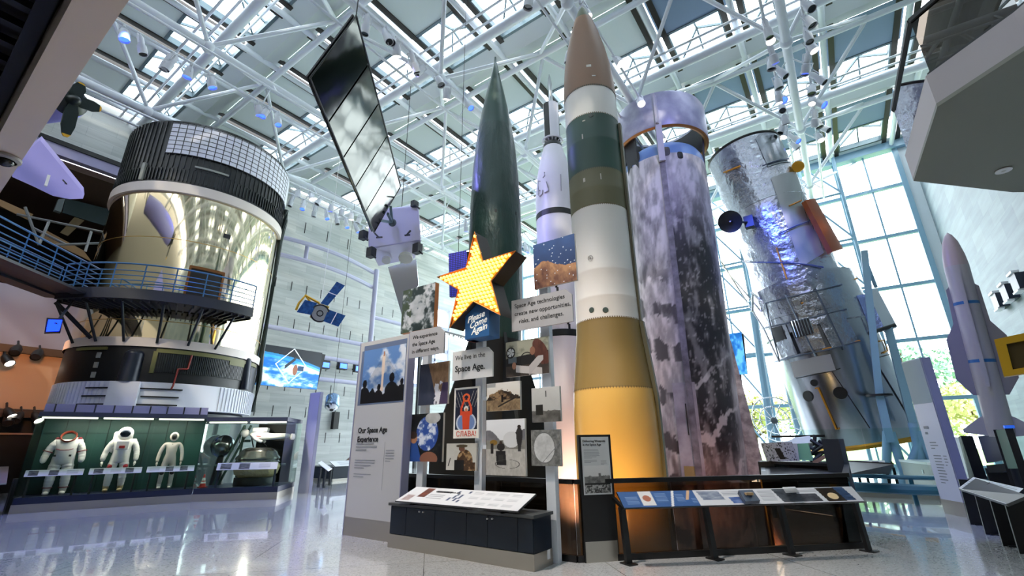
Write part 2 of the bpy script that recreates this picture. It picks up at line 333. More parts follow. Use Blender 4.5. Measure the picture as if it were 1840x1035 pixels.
# ------------------------------------------------------------------ the hall
XR, XL, YW, ZR = 6.0, -27.6, 31.6, 18.0
from mathutils.geometry import tessellate_polygon
PIT = [(-7.3, 6.3), (-3.3, 6.3), (-.25, 9.2), (-.25, 12.3), (-1.95, 13.5), (-2.0, 21), (-12.0, 21), (-11.0, 9.8)]
out = [V((x, y, 0)) for x, y in ((-36, -9), (XR, -9), (XR, YW), (-36, YW))]; hole = [V((x, y, 0)) for x, y in PIT]
tri = tessellate_polygon([out, hole]); struct('floor', M().add(out+hole, [tuple(t) for t in tri]), terrazzo())
pf = M(); n = len(PIT)
pf.add([(x, y, -3.2) for x, y in PIT], [tuple(range(n))]); struct('floor', pf, mat('pit_floor', '3a3632', .5))
pw = M()
for i in range(n):
    (x0, y0), (x1, y1) = PIT[i], PIT[(i+1) % n]; pw.add([(x0, y0, -3.2), (x1, y1, -3.2), (x1, y1, -.002), (x0, y0, -.002)], [(0, 1, 2, 3)])
struct('wall_pit', pw, mat('pit_wall', '7a6f64', .6))
ST = stone('stone_left', 'Y', 'b9bcb9', 'a6aba9', '9fa2a1', 2.2, .5); ST2 = stone('stone_right', 'Y', '8c989b', '76838a', '7d888b', 1.5, .75)
wl = M(); LB = 31.6
wl.bb((XL-.4, 10, 0), (XL, 24.6, ZR)).bb((XL-.4, 24.6, 0), (XL, 29.4, 6)).bb((XL-.4, 24.6, 13), (XL, 29.4, ZR)).bb((XL-.4, 29.4, 0), (XL, YW, ZR)).bb((XL-.4, -9, 15.25), (XL, 10, ZR))
struct('wall_left', wl, ST)
struct('wall_left', M().bb((XL-.35, -9, 14.5), (XL+.05, 10, 15.25)), mat('lilac_fascia', 'a6a2c6', .5))
struct('trim_1', M().bb((XL-.1, -9, 15.0), (XL+.12, 10, 15.22)), BLACK)
struct('wall_left', M().bb((XL-.4, -9, 5.6), (XL, 10, 8.1)), mat('blue_grey_wall', '8f95ad', .6))
struct('wall_left', M().bb((XL-.4, -9, 3.1), (XL, 10, 5.3)), mat('tan_wall', 'c9a98c', .6))
struct('trim_2', M().bb((XL-.2, -9, 5.3), (XL+.25, 10, 5.6)).bb((XL-.2, -9, 2.75), (XL+.25, 10, 3.05)), mat('brown_beam', '4a3c33', .5))
struct('wall_left', M().bb((XL-.4, -9, 0), (XL, 10, 2.75)), mat('opening_black', '101113', .6))  # near-black sheet stands in for the dark opening below the tan wall
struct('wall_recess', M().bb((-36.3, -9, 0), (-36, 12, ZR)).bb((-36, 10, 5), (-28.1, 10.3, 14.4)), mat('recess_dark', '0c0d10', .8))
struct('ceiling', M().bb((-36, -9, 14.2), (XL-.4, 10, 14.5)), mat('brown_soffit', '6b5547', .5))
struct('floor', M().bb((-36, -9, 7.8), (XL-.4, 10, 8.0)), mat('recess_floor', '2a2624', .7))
sl = M()
for k, z in enumerate((2.0, 3.5, 5.0, 6.5, 8.9, 11.3)):
    for j in range(13): sl.box((XL+.005, 10.9+j*1.05+(k % 2)*.52, z), (.012, .05, .62))
for j in range(8): sl.box((XL+.005, 11.5+j*1.7, 15.6), (.012, .06, .8))
struct('trim_3', sl, BLACK)
struct('wall_right', M().bb((XR, -9, 0), (XR+.4, YW, ZR)), ST2)
struct('wall_back', M().bb((-36, -9.3, 0), (XR, -9, ZR)), mat('back_wall', '8c8780', .7))
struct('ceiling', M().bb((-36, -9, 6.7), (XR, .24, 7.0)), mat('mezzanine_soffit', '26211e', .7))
struct('trim_4', M().bb((-30, .235, 5.5), (-3.2, .545, 7.4)), mat('tan_beam', 'd2c0b0', .55))
cr_ = M(); cr_.bb((-14, .05, 6.3), (-4, .2, 6.5))
for j in range(22): cr_.box((-13.8+j*.45, -.1, 6.55), (.12, .5, .1))
struct('trim_5', cr_, BLACK)
# skylight roof: rafters along y, valleys, opaque bays and glazed bays across
RAF = [5.3-2.922*k for k in range(12)]; NP = [-.2-6.2, -.2, 6.0, 12.2, 18.4, 24.6]
PANEL = blind('roof_blind', 'aab5b4', .035); PANELB = blind('roof_blind_blue', '7489a0', .02); VAL = mat('valley_panel', 'c3cac9', .4); RAFD = mat('rafter_dark', '2b2620', .4, .3)
tn = 6
for b0 in NP:
    v = M(); v.add([(XL, b0, 18.05), (XR, b0, 18.05), (XR, b0+.7, 17.75), (XL, b0+.7, 17.75), (XR, b0+1.4, 18.05), (XL, b0+1.4, 18.05)], [(0, 1, 2, 3), (3, 2, 4, 5)])
    v.bb((XL, b0-.05, 18.05), (XR, b0+1.45, 18.2)); struct('ceiling', v, VAL)
    for i in range(11):
        pm = PANELB if (i < 3 and b0 > 10) else PANEL
        struct('ceiling', M().add([(RAF[i+1]+.12, b0+1.45, 18.04), (RAF[i]-.12, b0+1.45, 18.04), (RAF[i]-.12, b0+4.0, 18.04), (RAF[i+1]+.12, b0+4.0, 18.04)], [(0, 1, 2, 3)]), pm)
    struct('trim_%d' % tn, M().tube((XL, b0+1.5, 17.7), (XR, b0+1.5, 17.7), .13, n=10).tube((XL, b0-.95, 17.35), (XR, b0-.95, 17.35), .2, n=14), WSTEEL); tn += 1
    pp = M()
    for dy, dz in ((-1.35, 17.5), (-1.75, 17.6), (-.5, 17.7)): pp.tube((XL, b0+dy, dz), (XR, b0+dy, dz), .055, n=6)
    struct('trim_%d' % tn, pp, WSTEEL); tn += 1
struct('ceiling', M().bb((XL, 30.8, 18.0), (XR, YW, 18.25)), VAL)
for x in RAF:
    m_ = M().tube((x, -6.5, 17.8), (x, YW, 17.8), .12, n=10); struct('trim_%d' % tn, m_, WSTEEL); tn += 1
    m_ = M().bb((x-.42, -6.5, 17.98), (x-.2, YW, 18.3)).bb((x+.2, -6.5, 17.98), (x+.42, YW, 18.3)); struct('trim_%d' % tn, m_, RAFD); tn += 1
wn = 1; FR = mat('skylight_frame', '5d6e74', .4, .2)
for b0 in NP:
    for i in range(11):
        xa, xb = RAF[i+1]+.42, RAF[i]-.42; ya, yb = b0+4.0, b0+6.2; cx, cy = (xa+xb)/2, (ya+yb)/2; z = 18.75
        f = M()
        for p, q in (((xa, ya, 18.15), (xb, ya, 18.15)), ((xa, yb, 18.15), (xb, yb, 18.15)), ((xa, ya, 18.15), (xa, yb, 18.15)), ((xb, ya, 18.15), (xb, yb, 18.15))): f.bar(p, q, .12, .3)
        for p, q in (((cx, cy, z), (cx, yb, 18.3)), ((cx, cy, z), (cx, ya, 18.3)), ((cx, cy, z), (xb, cy, 18.3)), ((cx, cy, z), (xa, yb, 18.3))): f.bar(p, q, .07, .1)
        w_ = struct('window_%d' % wn, f, FR); wn += 1
        g = M(); c = (cx, cy, z+.06); g.add([(xa, ya, 18.34), (xb, ya, 18.34), (xb, yb, 18.34), (xa, yb, 18.34), c], [(0, 1, 4), (1, 2, 4), (2, 3, 4), (3, 0, 4)])
        g.build('pane', PANE, w_)
# pyramids of white tubes under the roof, each row with its lower chord along y
CH = [.92-5.844*k for k in range(5)]; ND = [4.3+6.2*k for k in range(-1, 5)]
for x in CH:
    t = M().tube((x, -6, 15.55), (x, YW-.5, 15.55), .16, n=12)
    for y in ND:
        t.sph((x, y, 15.55), .24, 10)
        for sx in (-2.92, 2.92):
            for sy in (-2.85, 3.1): t.tube((x, y, 15.6), (x+sx, y+sy, 17.75), .085, n=8)
    struct('trim_%d' % tn, t, WSTEEL); tn += 1
# window wall
ZM = [.25, 3.4, 6.45, 9.4, 12.35, 15.3, 17.9]; XM = [5.35-2.92*k for k in range(12)]
for j in range(6):
    for i in range(11):
        xa, xb, za, zb = XM[i+1], XM[i], ZM[j], ZM[j+1]; xc = (xa+xb)/2; f = M()
        f.bb((xa-.1, YW-.15, za), (xa+.1, YW+.1, zb)).bb((xa, YW-.12, zb-.09), (xb, YW+.1, zb+.09)).bb((xc-.04, YW-.08, za), (xc+.04, YW+.06, zb))
        w_ = struct('window_%d' % wn, f, BSTEEL); wn += 1
        M().add([(xa, YW, za), (xb, YW, za), (xb, YW, zb), (xa, YW, zb)], [(0, 1, 2, 3)]).build('pane', PANE, w_)
struct('trim_%d' % tn, M().bb((5.25, YW-.2, 0), (5.5, YW+.1, 18)).bb((XL, YW-.2, 0), (XR, YW+.2, .25)).bb((XL, YW-.4, 17.55), (XR, YW+.2, 18.0)), BSTEEL); tn += 1
struct('wall_right', M().bb((5.5, YW-.05, 0), (XR, YW+.2, ZR)), mat('pale_blind', 'd3dde2', .6))
lat = M()
for a, b in (((1354, 560), (1389, 796)), ((1407, 652), (1441, 790))): lat.tube(aty(*a, 27.5), aty(*b, 27.5), .2, n=8)
struct('trim_%d' % tn, lat, BSTEEL); tn += 1
lat = M(); y = 30.7
for k in range(1, 6):
    x0, x1 = XM[k], XM[k]-2.92*.62
    for x in (x0, x1): lat.tube((x, y, 0), (x, y, 17.8), .09, n=8)
    for i in range(6):
        lat.tube((x0, y, ZM[i]), (x1, y, ZM[i+1]), .06, n=6); lat.tube((x0, y, ZM[i]), (x1, y, ZM[i]), .07, n=6)
struct('trim_%d' % tn, lat, BSTEEL); tn += 1
# tall glazing in the left wall
f = M()
for z in (6, 8.3, 9.2, 11.2, 13): f.bb((XL-.3, 24.6, z-.12), (XL+.02, 29.4, z+.12))
for y in (24.6, 26.2, 27.8, 29.4): f.bb((XL-.3, y-.07, 6), (XL+.02, y+.07, 13))
w_ = struct('window_%d' % wn, f, mat('lilac_frame', '9ea3c0', .5)); wn += 1
M().add([(XL-.2, 24.6, 6), (XL-.2, 29.4, 6), (XL-.2, 29.4, 13), (XL-.2, 24.6, 13)], [(0, 1, 2, 3)]).build('pane', PANE, w_)
f = M()
for y in (22.4, 24.0, 25.8): f.bb((XL-.1, y-.08, 2), (XL+.03, y+.08, 5.6))
# white rail frame with curved tubes in front of the left wall
t = thing('tube_frame', 'pale lilac frame of curved tubes along the pale stone wall', 'frame', (-25.4, 14, 0))
for zz in (13.2, 12.1):
    M().path([(-25.6+.9*math.sin(i/14*math.pi), 10.6+i*.62, zz) for i in range(15)], .14).build('rail', LILACW, t)
for zz in (7.85, 6.6, 5.3): M().tube((-25.3, 11.2, zz), (-25.3, 20.4, zz), .13).build('rail', LILACW, t)
M().tube((-25.4, 19.4, 0), (-25.4, 19.4, 13.4), .17).build('post', LILACW, t)
M().tube((-25.0, 13.8, 12.1), (-25.0, 13.8, 13.2), .12).build('post', LILACW, t)
M().tube((-25.4, 19.4, 9.9), (-25.4, 24.2, 9.9), .13).build('rail', LILACW, t)
# balcony over the right side: eight-sided end, plastered parapet, dark glass guard
BAL = [(6, 3.2), (4.3, 3.7), (2.4, 6.35), (1.72, 7.0), (1.66, 9.1), (3.1, 10.6), (6, 12.6)]
struct('balcony_slab', M().prism(BAL, 5.5, 5.55), mat('soffit_grey', '83857c', .6))
par = M(); k = len(BAL)
for i in range(k-1):
    p, q = BAL[i], BAL[i+1]; par.add([(p[0], p[1], 5.55), (q[0], q[1], 5.55), (q[0], q[1], 5.99), (p[0], p[1], 5.99)], [(0, 1, 2, 3)])
    par.add([(p[0]+.15, p[1], 5.55), (q[0]+.15, q[1], 5.55), (q[0]+.15, q[1], 5.99), (p[0]+.15, p[1], 5.99)], [(0, 1, 2, 3)])
struct('balcony_parapet_beam', par, mat('plaster', 'b3adb0', .6))
g = thing('balcony_guard', 'dark tinted glass guard on the plastered balcony edge overhead', 'guard', (1.7, 8, 5.99))
for i in range(k-1):
    p, q = BAL[i], BAL[i+1]; M().add([(p[0]+.05, p[1], 6.0), (q[0]+.05, q[1], 6.0), (q[0]+.05, q[1], 6.88), (p[0]+.05, p[1], 6.88)], [(0, 1, 2, 3)]).build('glass_panel', glass('bronze_glass', '544c44', 1.6, 1.6), g)
    M().bar((p[0]+.05, p[1], 6.9), (q[0]+.05, q[1], 6.9), .06, .06).bar((p[0]+.05, p[1], 6.0), (q[0]+.05, q[1], 6.0), .05, .05).build('rail', DARK, g)
dl = thing('ceiling_downlight', 'round recessed light in the grey balcony soffit', 'light', (3.3, 9.6, 5.49)); p_ = atz(1803, 306, 5.49)
M().lathe([(.03, .0), (.1, .0), (.1, -.015), (.03, -.015)], 24, p_).build('trim_ring', WHITE, dl); M().lathe([(0.001, -.004), (.05, -.004)], 20, p_).build('lens', mat('lens_off', 'c9cac4', .3), dl)
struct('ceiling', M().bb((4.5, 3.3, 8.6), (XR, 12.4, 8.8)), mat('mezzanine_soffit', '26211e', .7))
# beyond the glass: lawn and trees
struct('ground', M().bb((-60, YW+.3, -.6), (60, 120, -.5)), mat('lawn', '6f8a3c', .9, var=(.4, '8fa355', .2)))
def tree(loc, h, r, c1, label, seed, nl=3000, group=None):
    rg = np.random.default_rng(seed); t = thing('tree', label, 'tree', loc, group); L = V(loc)
    tb = M().tube(L, L+V((.2, 0, h*.45)), .28, .18, 10)
    for k in range(5):
        a = k*1.26; tb.tube(L+V((.15, 0, h*.35)), L+V((math.cos(a)*r*.6, math.sin(a)*r*.5, h*(.55+.06*k))), .13, .05, 6)
    tb.build('trunk', mat('bark', '5a4a38', .9), t)
    cl = [(rg.normal(0, .42, 3)*np.array([r, r*.8, h*.22])+np.array([0, 0, h*.66])) for _ in range(26)]
    vs = []; fs = []
    for i in range(nl):
        c = cl[i % 26]; d = rg.normal(0, 1, 3); d /= np.linalg.norm(d); c = c+d*r*.34*rg.uniform(.6, 1)**.5
        a = rg.normal(0, 1, 3); a /= np.linalg.norm(a); b = np.cross(a, d); b /= np.linalg.norm(b)+1e-6; s = rg.uniform(.1, .22); o = len(vs)
        for p in (c+a*s, c+b*s*.6, c-a*s, c-b*s*.6): vs.append(tuple(p+np.array(loc)))
        fs.append((o, o+1, o+2, o+3))
    M().add(vs, fs).build('crown', mat(c1[0], c1[1], .8), t)
G1 = ('leaf_green', '8fae74'); G2 = ('leaf_yellow', 'c3c583'); G3 = ('leaf_blue', '7fa588')
tree((3.3, 42, -.5), 9.5, 3.2, G3, 'tall blue-green tree outside the glass behind the tall lilac panel', 1, 6000)
tree((6.6, 37, -.5), 5.2, 2.2, G2, 'yellow-green bush beyond the lowest panes by the grey missile', 2, 3600)
tree((-6.6, 44, -.5), 6.2, 3.4, G2, 'pale yellow tree outside the panes beside the sooty booster', 3, 4000)
tree((-1.5, 46, -.5), 5.4, 3.2, G1, 'low green tree seen under the silver telescope', 4, 3600)
tree((-10.5, 46, -.5), 6, 3.2, G1, 'green tree outside the window wall behind the dark rockets', 5, 2600)
tree((9.5, 45, -.5), 7, 3, G1, 'green tree outside at the far end of the window wall', 6, 2600)
# ------------------------------------------------------------------ rockets in the pit
def serrate(mb, c, z, r, n=90, h=.05):
    for i in range(n):
        a = 2*math.pi*i/n; d = .6*math.pi*r/n
        mb.add([c.pt(a-d/r, z, r), c.pt(a+d/r, z, r), c.pt(a, z-h, r)], [(0, 1, 2)])
    return mb
PW = dict(rough=.35, bump=(9, .08, 3, .02))
# tall stage-banded missile
c = Cyl((-3.82, 9.08, 0)); t = thing('banded_missile', 'tall missile with ochre, white, olive and dark green bands and a brown nose', 'rocket', c.b+V((0, 0, -3.2)))
c.lathe([(.0, -3.2), (.85, -3.2), (.85, 2.0), (.82, 2.52)]).build('base_section', mat('ochre_yellow', 'd0a95c', .28, coat=.3), t)
c.lathe([(.82, 2.52), (.70, 3.7), (.69, 3.93)]).build('olive_section', mat('ochre_olive', '87703f', .45, **{'bump': (12, .06, 3, .02)}), t)
b = c.lathe([(.69, 3.93), (.68, 4.4), (.685, 4.42), (.68, 4.44), (.67, 5.0), (.675, 5.02), (.67, 5.04), (.66, 6.54)]); b.build('white_section', mat('missile_white', 'e6e2dc', .38), t)
c.lathe([(.66, 6.54), (.66, 7.0), (.663, 7.02), (.66, 7.04), (.66, 7.49)]).build('olive_section', mat('olive_drab', '6d6a4f', .5), t)
c.lathe([(.66, 7.49), (.66, 8.3), (.663, 8.32), (.66, 8.34), (.66, 9.0)]).build('green_section', mat('missile_green', '2d4c43', .45), t)
c.lathe([(.66, 9.0), (.655, 9.83)]).build('white_section', MATS['missile_white'], t)
c.lathe([(.665, 9.83), (.65, 10.3), (.6, 10.9), (.51, 11.5), (.38, 12.1), (.25, 12.6)]).build('nose_cone', mat('missile_brown', '8c6c54', .5), t)
c.lathe([(.25, 12.6), (.12, 12.98), (.03, 13.17), (.0, 13.19)]).build('nose_tip', mat('tip_green', '55604c', .5), t)
for z, r in ((2.54, .826), (3.95, .697), (6.56, .666), (9.02, .665)): serrate(M(), c, z, r).build('seam', mat('seam_brown', '6e5a3a', .5), t)
for z, r in ((7.5, .665), (9.85, .672)): serrate(M(), c, z, r).build('seam', mat('seam_grey', '3c4a40', .5), t)
r_ = M(); c.patch(1.18, 1.36, -3, 2.4, .84, .06, 4, r_)
b0 = c.pt(1.25, 2.4, .86); b1 = c.pt(1.25, 3.9, .73); r_.bar(b0, b1, .13, .08); c.patch(1.2, 1.38, 3.9, 8.9, .67, .06, 4, r_); r_.build('conduit', mat('conduit', '55523e', .5), t)
lb = M()
for px, py, r, w_, h_ in ((1067, 137, .66, .09, .035), (1058, 120, .64, .12, .07), (1047, 250, .66, .03, .14), (1050, 327, .66, .05, .1), (1080, 322, .66, .02, .15), (1049, 218, .66, .07, .03)):
    a, z = c.hit(px, py, r); c.patch(a-w_/2/r, a+w_/2/r, z, z+h_, r+.001, .004, 3, lb)
lb.build('stencil_label', mat('stencil_white', 'd8d4cc', .6), t)
a, z = c.hit(1061, 464, .67); q = c.pt(a, z, .675); nx = (q-c.pt(a, z, 0)).normalized(); R = nx.to_track_quat('Z', 'Y').to_matrix()
M().lathe([(.05, .004), (.06, .008), (.06, .0)], 20, q, R).lathe([(.0, .006), (.02, .006)], 12, q, R).build('access_ring', mat('label_grey', '8c8a86', .6), t)
pd = M()
for px, py, r in ((1062, 207, .665), (1063, 557, .69), (1088, 557, .69)):
    a, z = c.hit(px, py, r); q = c.pt(a, z, r+.003); R = (q-c.pt(a, z, 0)).to_track_quat('Z', 'Y').to_matrix(); pd.lathe([(.0, .004), (.055, .004), (.06, 0)], 16, q, R)
pd.build('access_cover', mat('cover_dark', '3b4a44', .5), t)
# dark green fin-tailed rocket
c = Cyl((-7.88, 10.38, 0)); t = thing('dark_green_rocket', 'dark green pointed rocket with black tail standing behind the lit star', 'rocket', c.b+V((0, 0, -3.2)))
VG = mat('rocket_green', '263f3a', .34, .1, bump=(4, .8, 6, .06), stretch=(1, 1, .4))
c.lathe([(.03, 14.87), (.045, 14.6), (.06, 14.58), (.16, 14.0), (.3, 13.3), (.45, 12.5), (.585, 11.62)]).build('nose_cone', mat('nose_green', '2b463f', .4, .1, bump=(2, .1, 4, .04)), t)
c.lathe([(.59, 11.62), (.68, 10.8), (.75, 9.9), (.805, 8.7), (.825, 7.4), (.82, 6.4), (.8, 5.4), (.75, 4.3)]).build('body', VG, t)
c.lathe([(.75, 4.3), (.7, 3.2), (.62, 1.5), (.55, -.4), (.3, -.5), (.3, -3.2), (0, -3.2)]).build('tail_section', mat('tail_black', '17191a', .5), t)
for k in range(4):
    a = .35+k*math.pi/2; d = c.x*math.cos(a)+c.y*math.sin(a); n_ = c.z.cross(d); mt = Matrix((d, c.z, n_)).transposed()
    M().prism([(.4, 4.5), (.72, 4.55), (1.5, 2.2), (1.78, 1.2), (1.78, -.9), (1.3, -1.0), (.4, -.3)], -.045, .045, mt, c.b).build('fin', MATS['tail_black'], t)
hb = M()
for px, py in ((891, 381), (927, 386)):
    a, z = c.hit(px, py, .82); c.patch(a-.035, a+.035, z, z+.1, .82, .006, 3, hb)
hb.build('access_hatch', BLACK, t)
# white rocket with the thin upper stage
c = Cyl((-7.78, 14.2, 0)); t = thing('white_rocket', 'slim white rocket with thin upper stage behind the banded missile', 'rocket', c.b+V((0, 0, -3.2)))
WR = mat('rocket_white', 'e8e4ee', .35)
c.lathe([(0, -3.2), (.785, -3.2), (.785, 9.0), (.785, 10.6), (.76, 11.1), (.68, 11.8), (.55, 12.5), (.4, 13.1)]).build('first_stage', WR, t)
c.lathe([(.4, 13.1), (.385, 13.25), (.36, 13.3), (.0, 13.3)]).build('neck_ring', BLACK, t)
g_ = M()
for i in range(14):
    a = 2*math.pi*i/14; g_.bar(c.pt(a, 13.28, .2), c.pt(a, 13.45, .42), .04, .03)
c.lathe([(.4, 13.42), (.44, 13.44), (.44, 13.5), (.4, 13.5), (.4, 13.42)], mb=g_); g_.build('support_cage', WR, t)
for a0, a1, m_ in ((-1.2, -.25, BLACK), (-.25, 1.2, WR), (1.2, 2.5, BLACK), (2.5, math.pi*2-1.2, WR)): c.lathe([(.33, 13.5), (.33, 15.3)], 16, a0, a1).build('upper_stage', m_, t)
c.lathe([(0, 15.3), (.33, 15.3)]).build('stage_cap', WR, t)
c.lathe([(.12, 15.3), (.085, 15.5), (.085, 16.3), (.1, 16.4), (.06, 16.75), (.02, 16.92), (.015, 17.0), (0, 17.0)]).build('probe', mat('probe_grey', 'aab0b4', .35, .4), t)
for z in (9.72, 5.0): c.lathe([(.79, z), (.79, z+.24)]).build('band', BLACK, t)
a, z = c.hit(1008, 525, .785); bd = M()
for k in range(12): c.patch(a-.25+k*.05, a-.25+k*.05+.052, 6.9-k*.15-.16, 6.9-k*.15+.16, .786, .006, 2, bd)
bd.build('diagonal_band', BLACK, t)
FT = mat('letter_grey', 'a5a2ac', .4)
for pts in ([(979, 310), (979.5, 316), (976, 320)], [(982, 327), (985, 337), (986, 343), (979, 347)], [(971, 326), (968, 325), (968, 341), (971, 343)], [(968, 343), (968, 350), (971, 353), (975, 349), (976, 342)], [(1007, 314), (1007.5, 330), (1008, 343)]):
    M().path([c.pt(*c.hit(px, py, .785), .81) for px, py in pts], .022, 6).build('pipe_fitting', FT, t)
# flown booster with the ring fin
bb0, bb1 = V((-4.62, 17.72, -3.2)), V((-4.34, 17.8, 14))
c = Cyl(bb0, bb1-bb0); t = thing('reusable_booster', 'broad sooty white booster topped by an open ring, right of the banded missile', 'rocket', bb0)
zo = 3.2
def soot(A, Z):
    z = Z-zo; u = A/math.pi; s = fbm(u*14+z*.05, z*.9, 1, 3, 6); s2 = fbm(u*26, z*1.6, 1, 9, 6); s3 = fbm(u*9, z*2.2, 1, 21, 4)
    dark = sm(-.2, .12, A)*sm(13.5, 6.5, z+4*(s-.5))*sm(1.5, .7, A+.25*(s-.5))*sm(-1, 2.6, z+2.2*(s3-.5))
    streak = ((z*1.05+.9*s3+A*.55) % 1.55 < .42+.35*s)*sm(-1.35, -.9, A)*sm(.1, -.12, A)*sm(8.6, 6.5, z)
    tong = ((z*.9-A*1.1+1.2*s3) % 1.7 < .25)*sm(5.5, 3, z)*sm(-.1, .1, A)
    gr = .35*sm(.35, .7, s2)+.35*sm(.45, .7, s)*sm(-.5, .6, np.sin(z*.7+2))
    d = np.maximum(dark*(.55+.75*sm(.3, .6, s2)), .8*streak*sm(.25, .5, s)); d = np.maximum(d, gr); d = d*(1-.85*tong)
    col = mx('d2cdd3', '2a282d', d); pk = sm(3.4, .6, z)[:, None]*np.array([.0, -.05, -.07]); col = col+pk
    flk = sm(.68, .74, fbm(u*60, z*7, 1, 31, 3))*dark*.7; return mx(col, 'cfc9cf', flk*.8)
BO = attr_mat('sooty_paint', .5, 0, 0, (6, .12))
c.painted('body', [(1.52, 0), (1.55, 3.2), (1.62, 9), (1.67, 15.2), (1.66, 15.6)], soot, t, 200, 260, BO)
c.lathe([(1.66, 15.6), (1.63, 15.95), (1.5, 16.2), (1.2, 16.35), (0, 16.4)]).build('dome', mat('booster_blue', '5d7fb8', .4), t)
rg = M(); c.lathe([(1.93, 16.75), (1.95, 16.8), (1.95, 18.3), (1.9, 18.42), (1.78, 18.42), (1.76, 18.3)], mb=rg); rg.build('ring_fin', mat('ring_grey', 'a9a8bb', .4, .2, var=(2.5, '8c8ca4', .2)), t)
c.lathe([(1.76, 18.3), (1.74, 16.8), (1.93, 16.75)]).build('ring_lining', mat('ring_dark', '1c1d24', .5), t)
c.lathe([(1.75, 16.74), (1.85, 16.69), (1.94, 16.74)]).build('ring_edge', mat('edge_copper', 'a8703c', .4, .5), t)
for k in range(8):
    a = .78+k*math.pi/4
    if 1.0 < a < 5.6: mm = M(); mm.slab([c.pt(a-.2, 15.2, 1.66), c.pt(a+.2, 15.2, 1.66), c.pt(a+.2, 17, 1.78), c.pt(a-.2, 17, 1.78)], .06); mm.build('wedge_fin', MATS['ring_dark'], t)
rw = M(); c.patch(-.06, .06, .3, 15.4, 1.63, .1, 4, rw)
rw.build('raceway', mat('raceway_grey', '8d8897', .5, var=(3, '54505c', .2)), t)
M().bar(c.pt(0, 15.2, 1.76), c.pt(0, 16.9, 1.9), .24, .16).bar(c.pt(0, 16.8, 1.98), c.pt(0, 18.2, 1.99), .26, .08).build('ring_strut', mat('strut_grey', 'b5b2bd', .45), t)
M().bar(c.pt(-.02, 16.9, 2.03), c.pt(-.02, 18.1, 2.03), .1, .04).build('strut_slot', BLACK, t)
ov = M()
for px, py, wa, hz in ((1145, 283, .16, .42), (1196, 272, .2, .4), (1222, 279, .14, .32), (1127, 288, .1, .25), (1135, 300, .06, .12)):
    a, z = c.hit(px, py, 1.665)
    k = 16; cen = c.pt(a, z, 1.69); ring = [c.pt(a+wa*.5*math.copysign(abs(math.cos(i*2*math.pi/k))**.6, math.cos(i*2*math.pi/k)), z+hz*.5*math.copysign(abs(math.sin(i*2*math.pi/k))**.6, math.sin(i*2*math.pi/k)), 1.68) for i in range(k)]
    ov.add([cen]+ring, [(0, i+1, (i+1) % k+1) for i in range(k)])
ov.build('vent_opening', BLACK, t)
for a in (.1+math.pi/2-.12, -1.75):
    d = c.x*math.cos(a)+c.y*math.sin(a); n_ = c.z.cross(d); mt = Matrix((d, c.z, n_)).transposed()
    M().prism([(1.4, 8.2), (1.62, 8.2), (2.05, 3.9), (2.05, 3.6), (1.4, 3.4)], -.16, .16, mt, c.b).build('tail_fin', mat('fin_pinkish', 'c6bcc0', .5, var=(4, '8e8488', .12)), t)
fa = M(); c.patch(-.32, .12, 3.4, 6.6, 1.54, .12, 8, fa); fa.build('fairing', mat('fairing_lilac', 'b3adbd', .4, var=(2, '85808f', .2)), t)
M().bar(c.pt(-.1, 4.9, 1.68), c.pt(-.1, 5.9, 1.68), .07, .03).build('fairing_slot', BLACK, t)
fb = M(); c.patch(-.26, .04, 3.4, 3.95, 1.67, .01, 6, fb); fb.build('landing_leg_door', mat('door_tan', '8f7d55', .5), t)
# ------------------------------------------------------------------ gold orbital workshop
SKY_ = Cyl((-23.37, 7.54, 0)); c = SKY_; t = thing('orbital_workshop', 'huge gold-sided space station module with black and white bands at left', 'space station module', c.b)
GOLD = mat('gold_foil', 'f0e2bf', .06, 1, bump=(.42, .55, 1.2, .14), stretch=(1, 1, .35)); TB = mat('thermal_black', '111415', .4, bump=(6, .05))
c.lathe([(0, 0), (3.1, 0), (3.1, 2.75), (3.0, 2.83)]).build('plinth', NAVY, t)
c.lathe([(2.9, 2.83), (3.36, 2.83), (3.36, 3.78)], 96).build('white_skirt', mat('skirt_white', 'e3e4ea', .4), t)
c.lathe([(3.34, 3.78), (3.33, 5.05)], 96).build('black_band', TB, t)
c.lathe([(3.4, 5.05), (3.4, 5.38), (3.31, 5.38)], 96).build('white_ring', mat('ring_cream', 'd9cdc4', .4), t)
c.lathe([(3.3, 5.38), (3.3, 7.4), (3.3, 9.4), (3.3, 11.46)], 128).build('gold_shell', GOLD, t)
for z in (6.05, 9.42): q = M(); c.patch(-1.7, 1.7, z, z+.025, 3.3, .008, 48, q); q.build('seam_strip', mat('seam_gold', 'c9a35c', .3, .8), t)
c.lathe([(3.31, 11.46), (3.42, 11.46), (3.42, 11.88), (3.33, 11.88)], 96).build('white_ring', MATS['ring_cream'], t)
c.lathe([(3.34, 11.88), (3.34, 14.85), (3.3, 14.95), (3.1, 14.98), (0, 14.98)], 96).build('black_drum', TB, t)
ri = M()
for i in range(100):
    a = 2*math.pi*i/100
    if math.cos(a) > -.2: c.patch(a-.006, a+.006, 12.6, 14.85, 3.34, .035, 1, ri)
ri.build('stringers', mat('stringer_black', '1b1f20', .35), t)
ri = M()
for i in range(150):
    a = 2*math.pi*i/150
    if math.cos(a) > -.2: c.patch(a-.005, a+.005, 12.0, 12.55, 3.345, .05, 1, ri)
ri.build('stringers', mat('corrugation', '23292a', .35), t)
ri = M()
for i in range(130):
    a = 2*math.pi*i/130
    if math.cos(a) > -.2 and (abs(a-2*math.pi+.05) > .3 or True) and not -.25 < ((a+math.pi) % (2*math.pi)-math.pi) < .55: c.patch(a-.006, a+.006, 2.86, 3.76, 3.36, .03, 1, ri)
ri.build('stringers', mat('stringer_white', 'd6d8e0', .4), t)
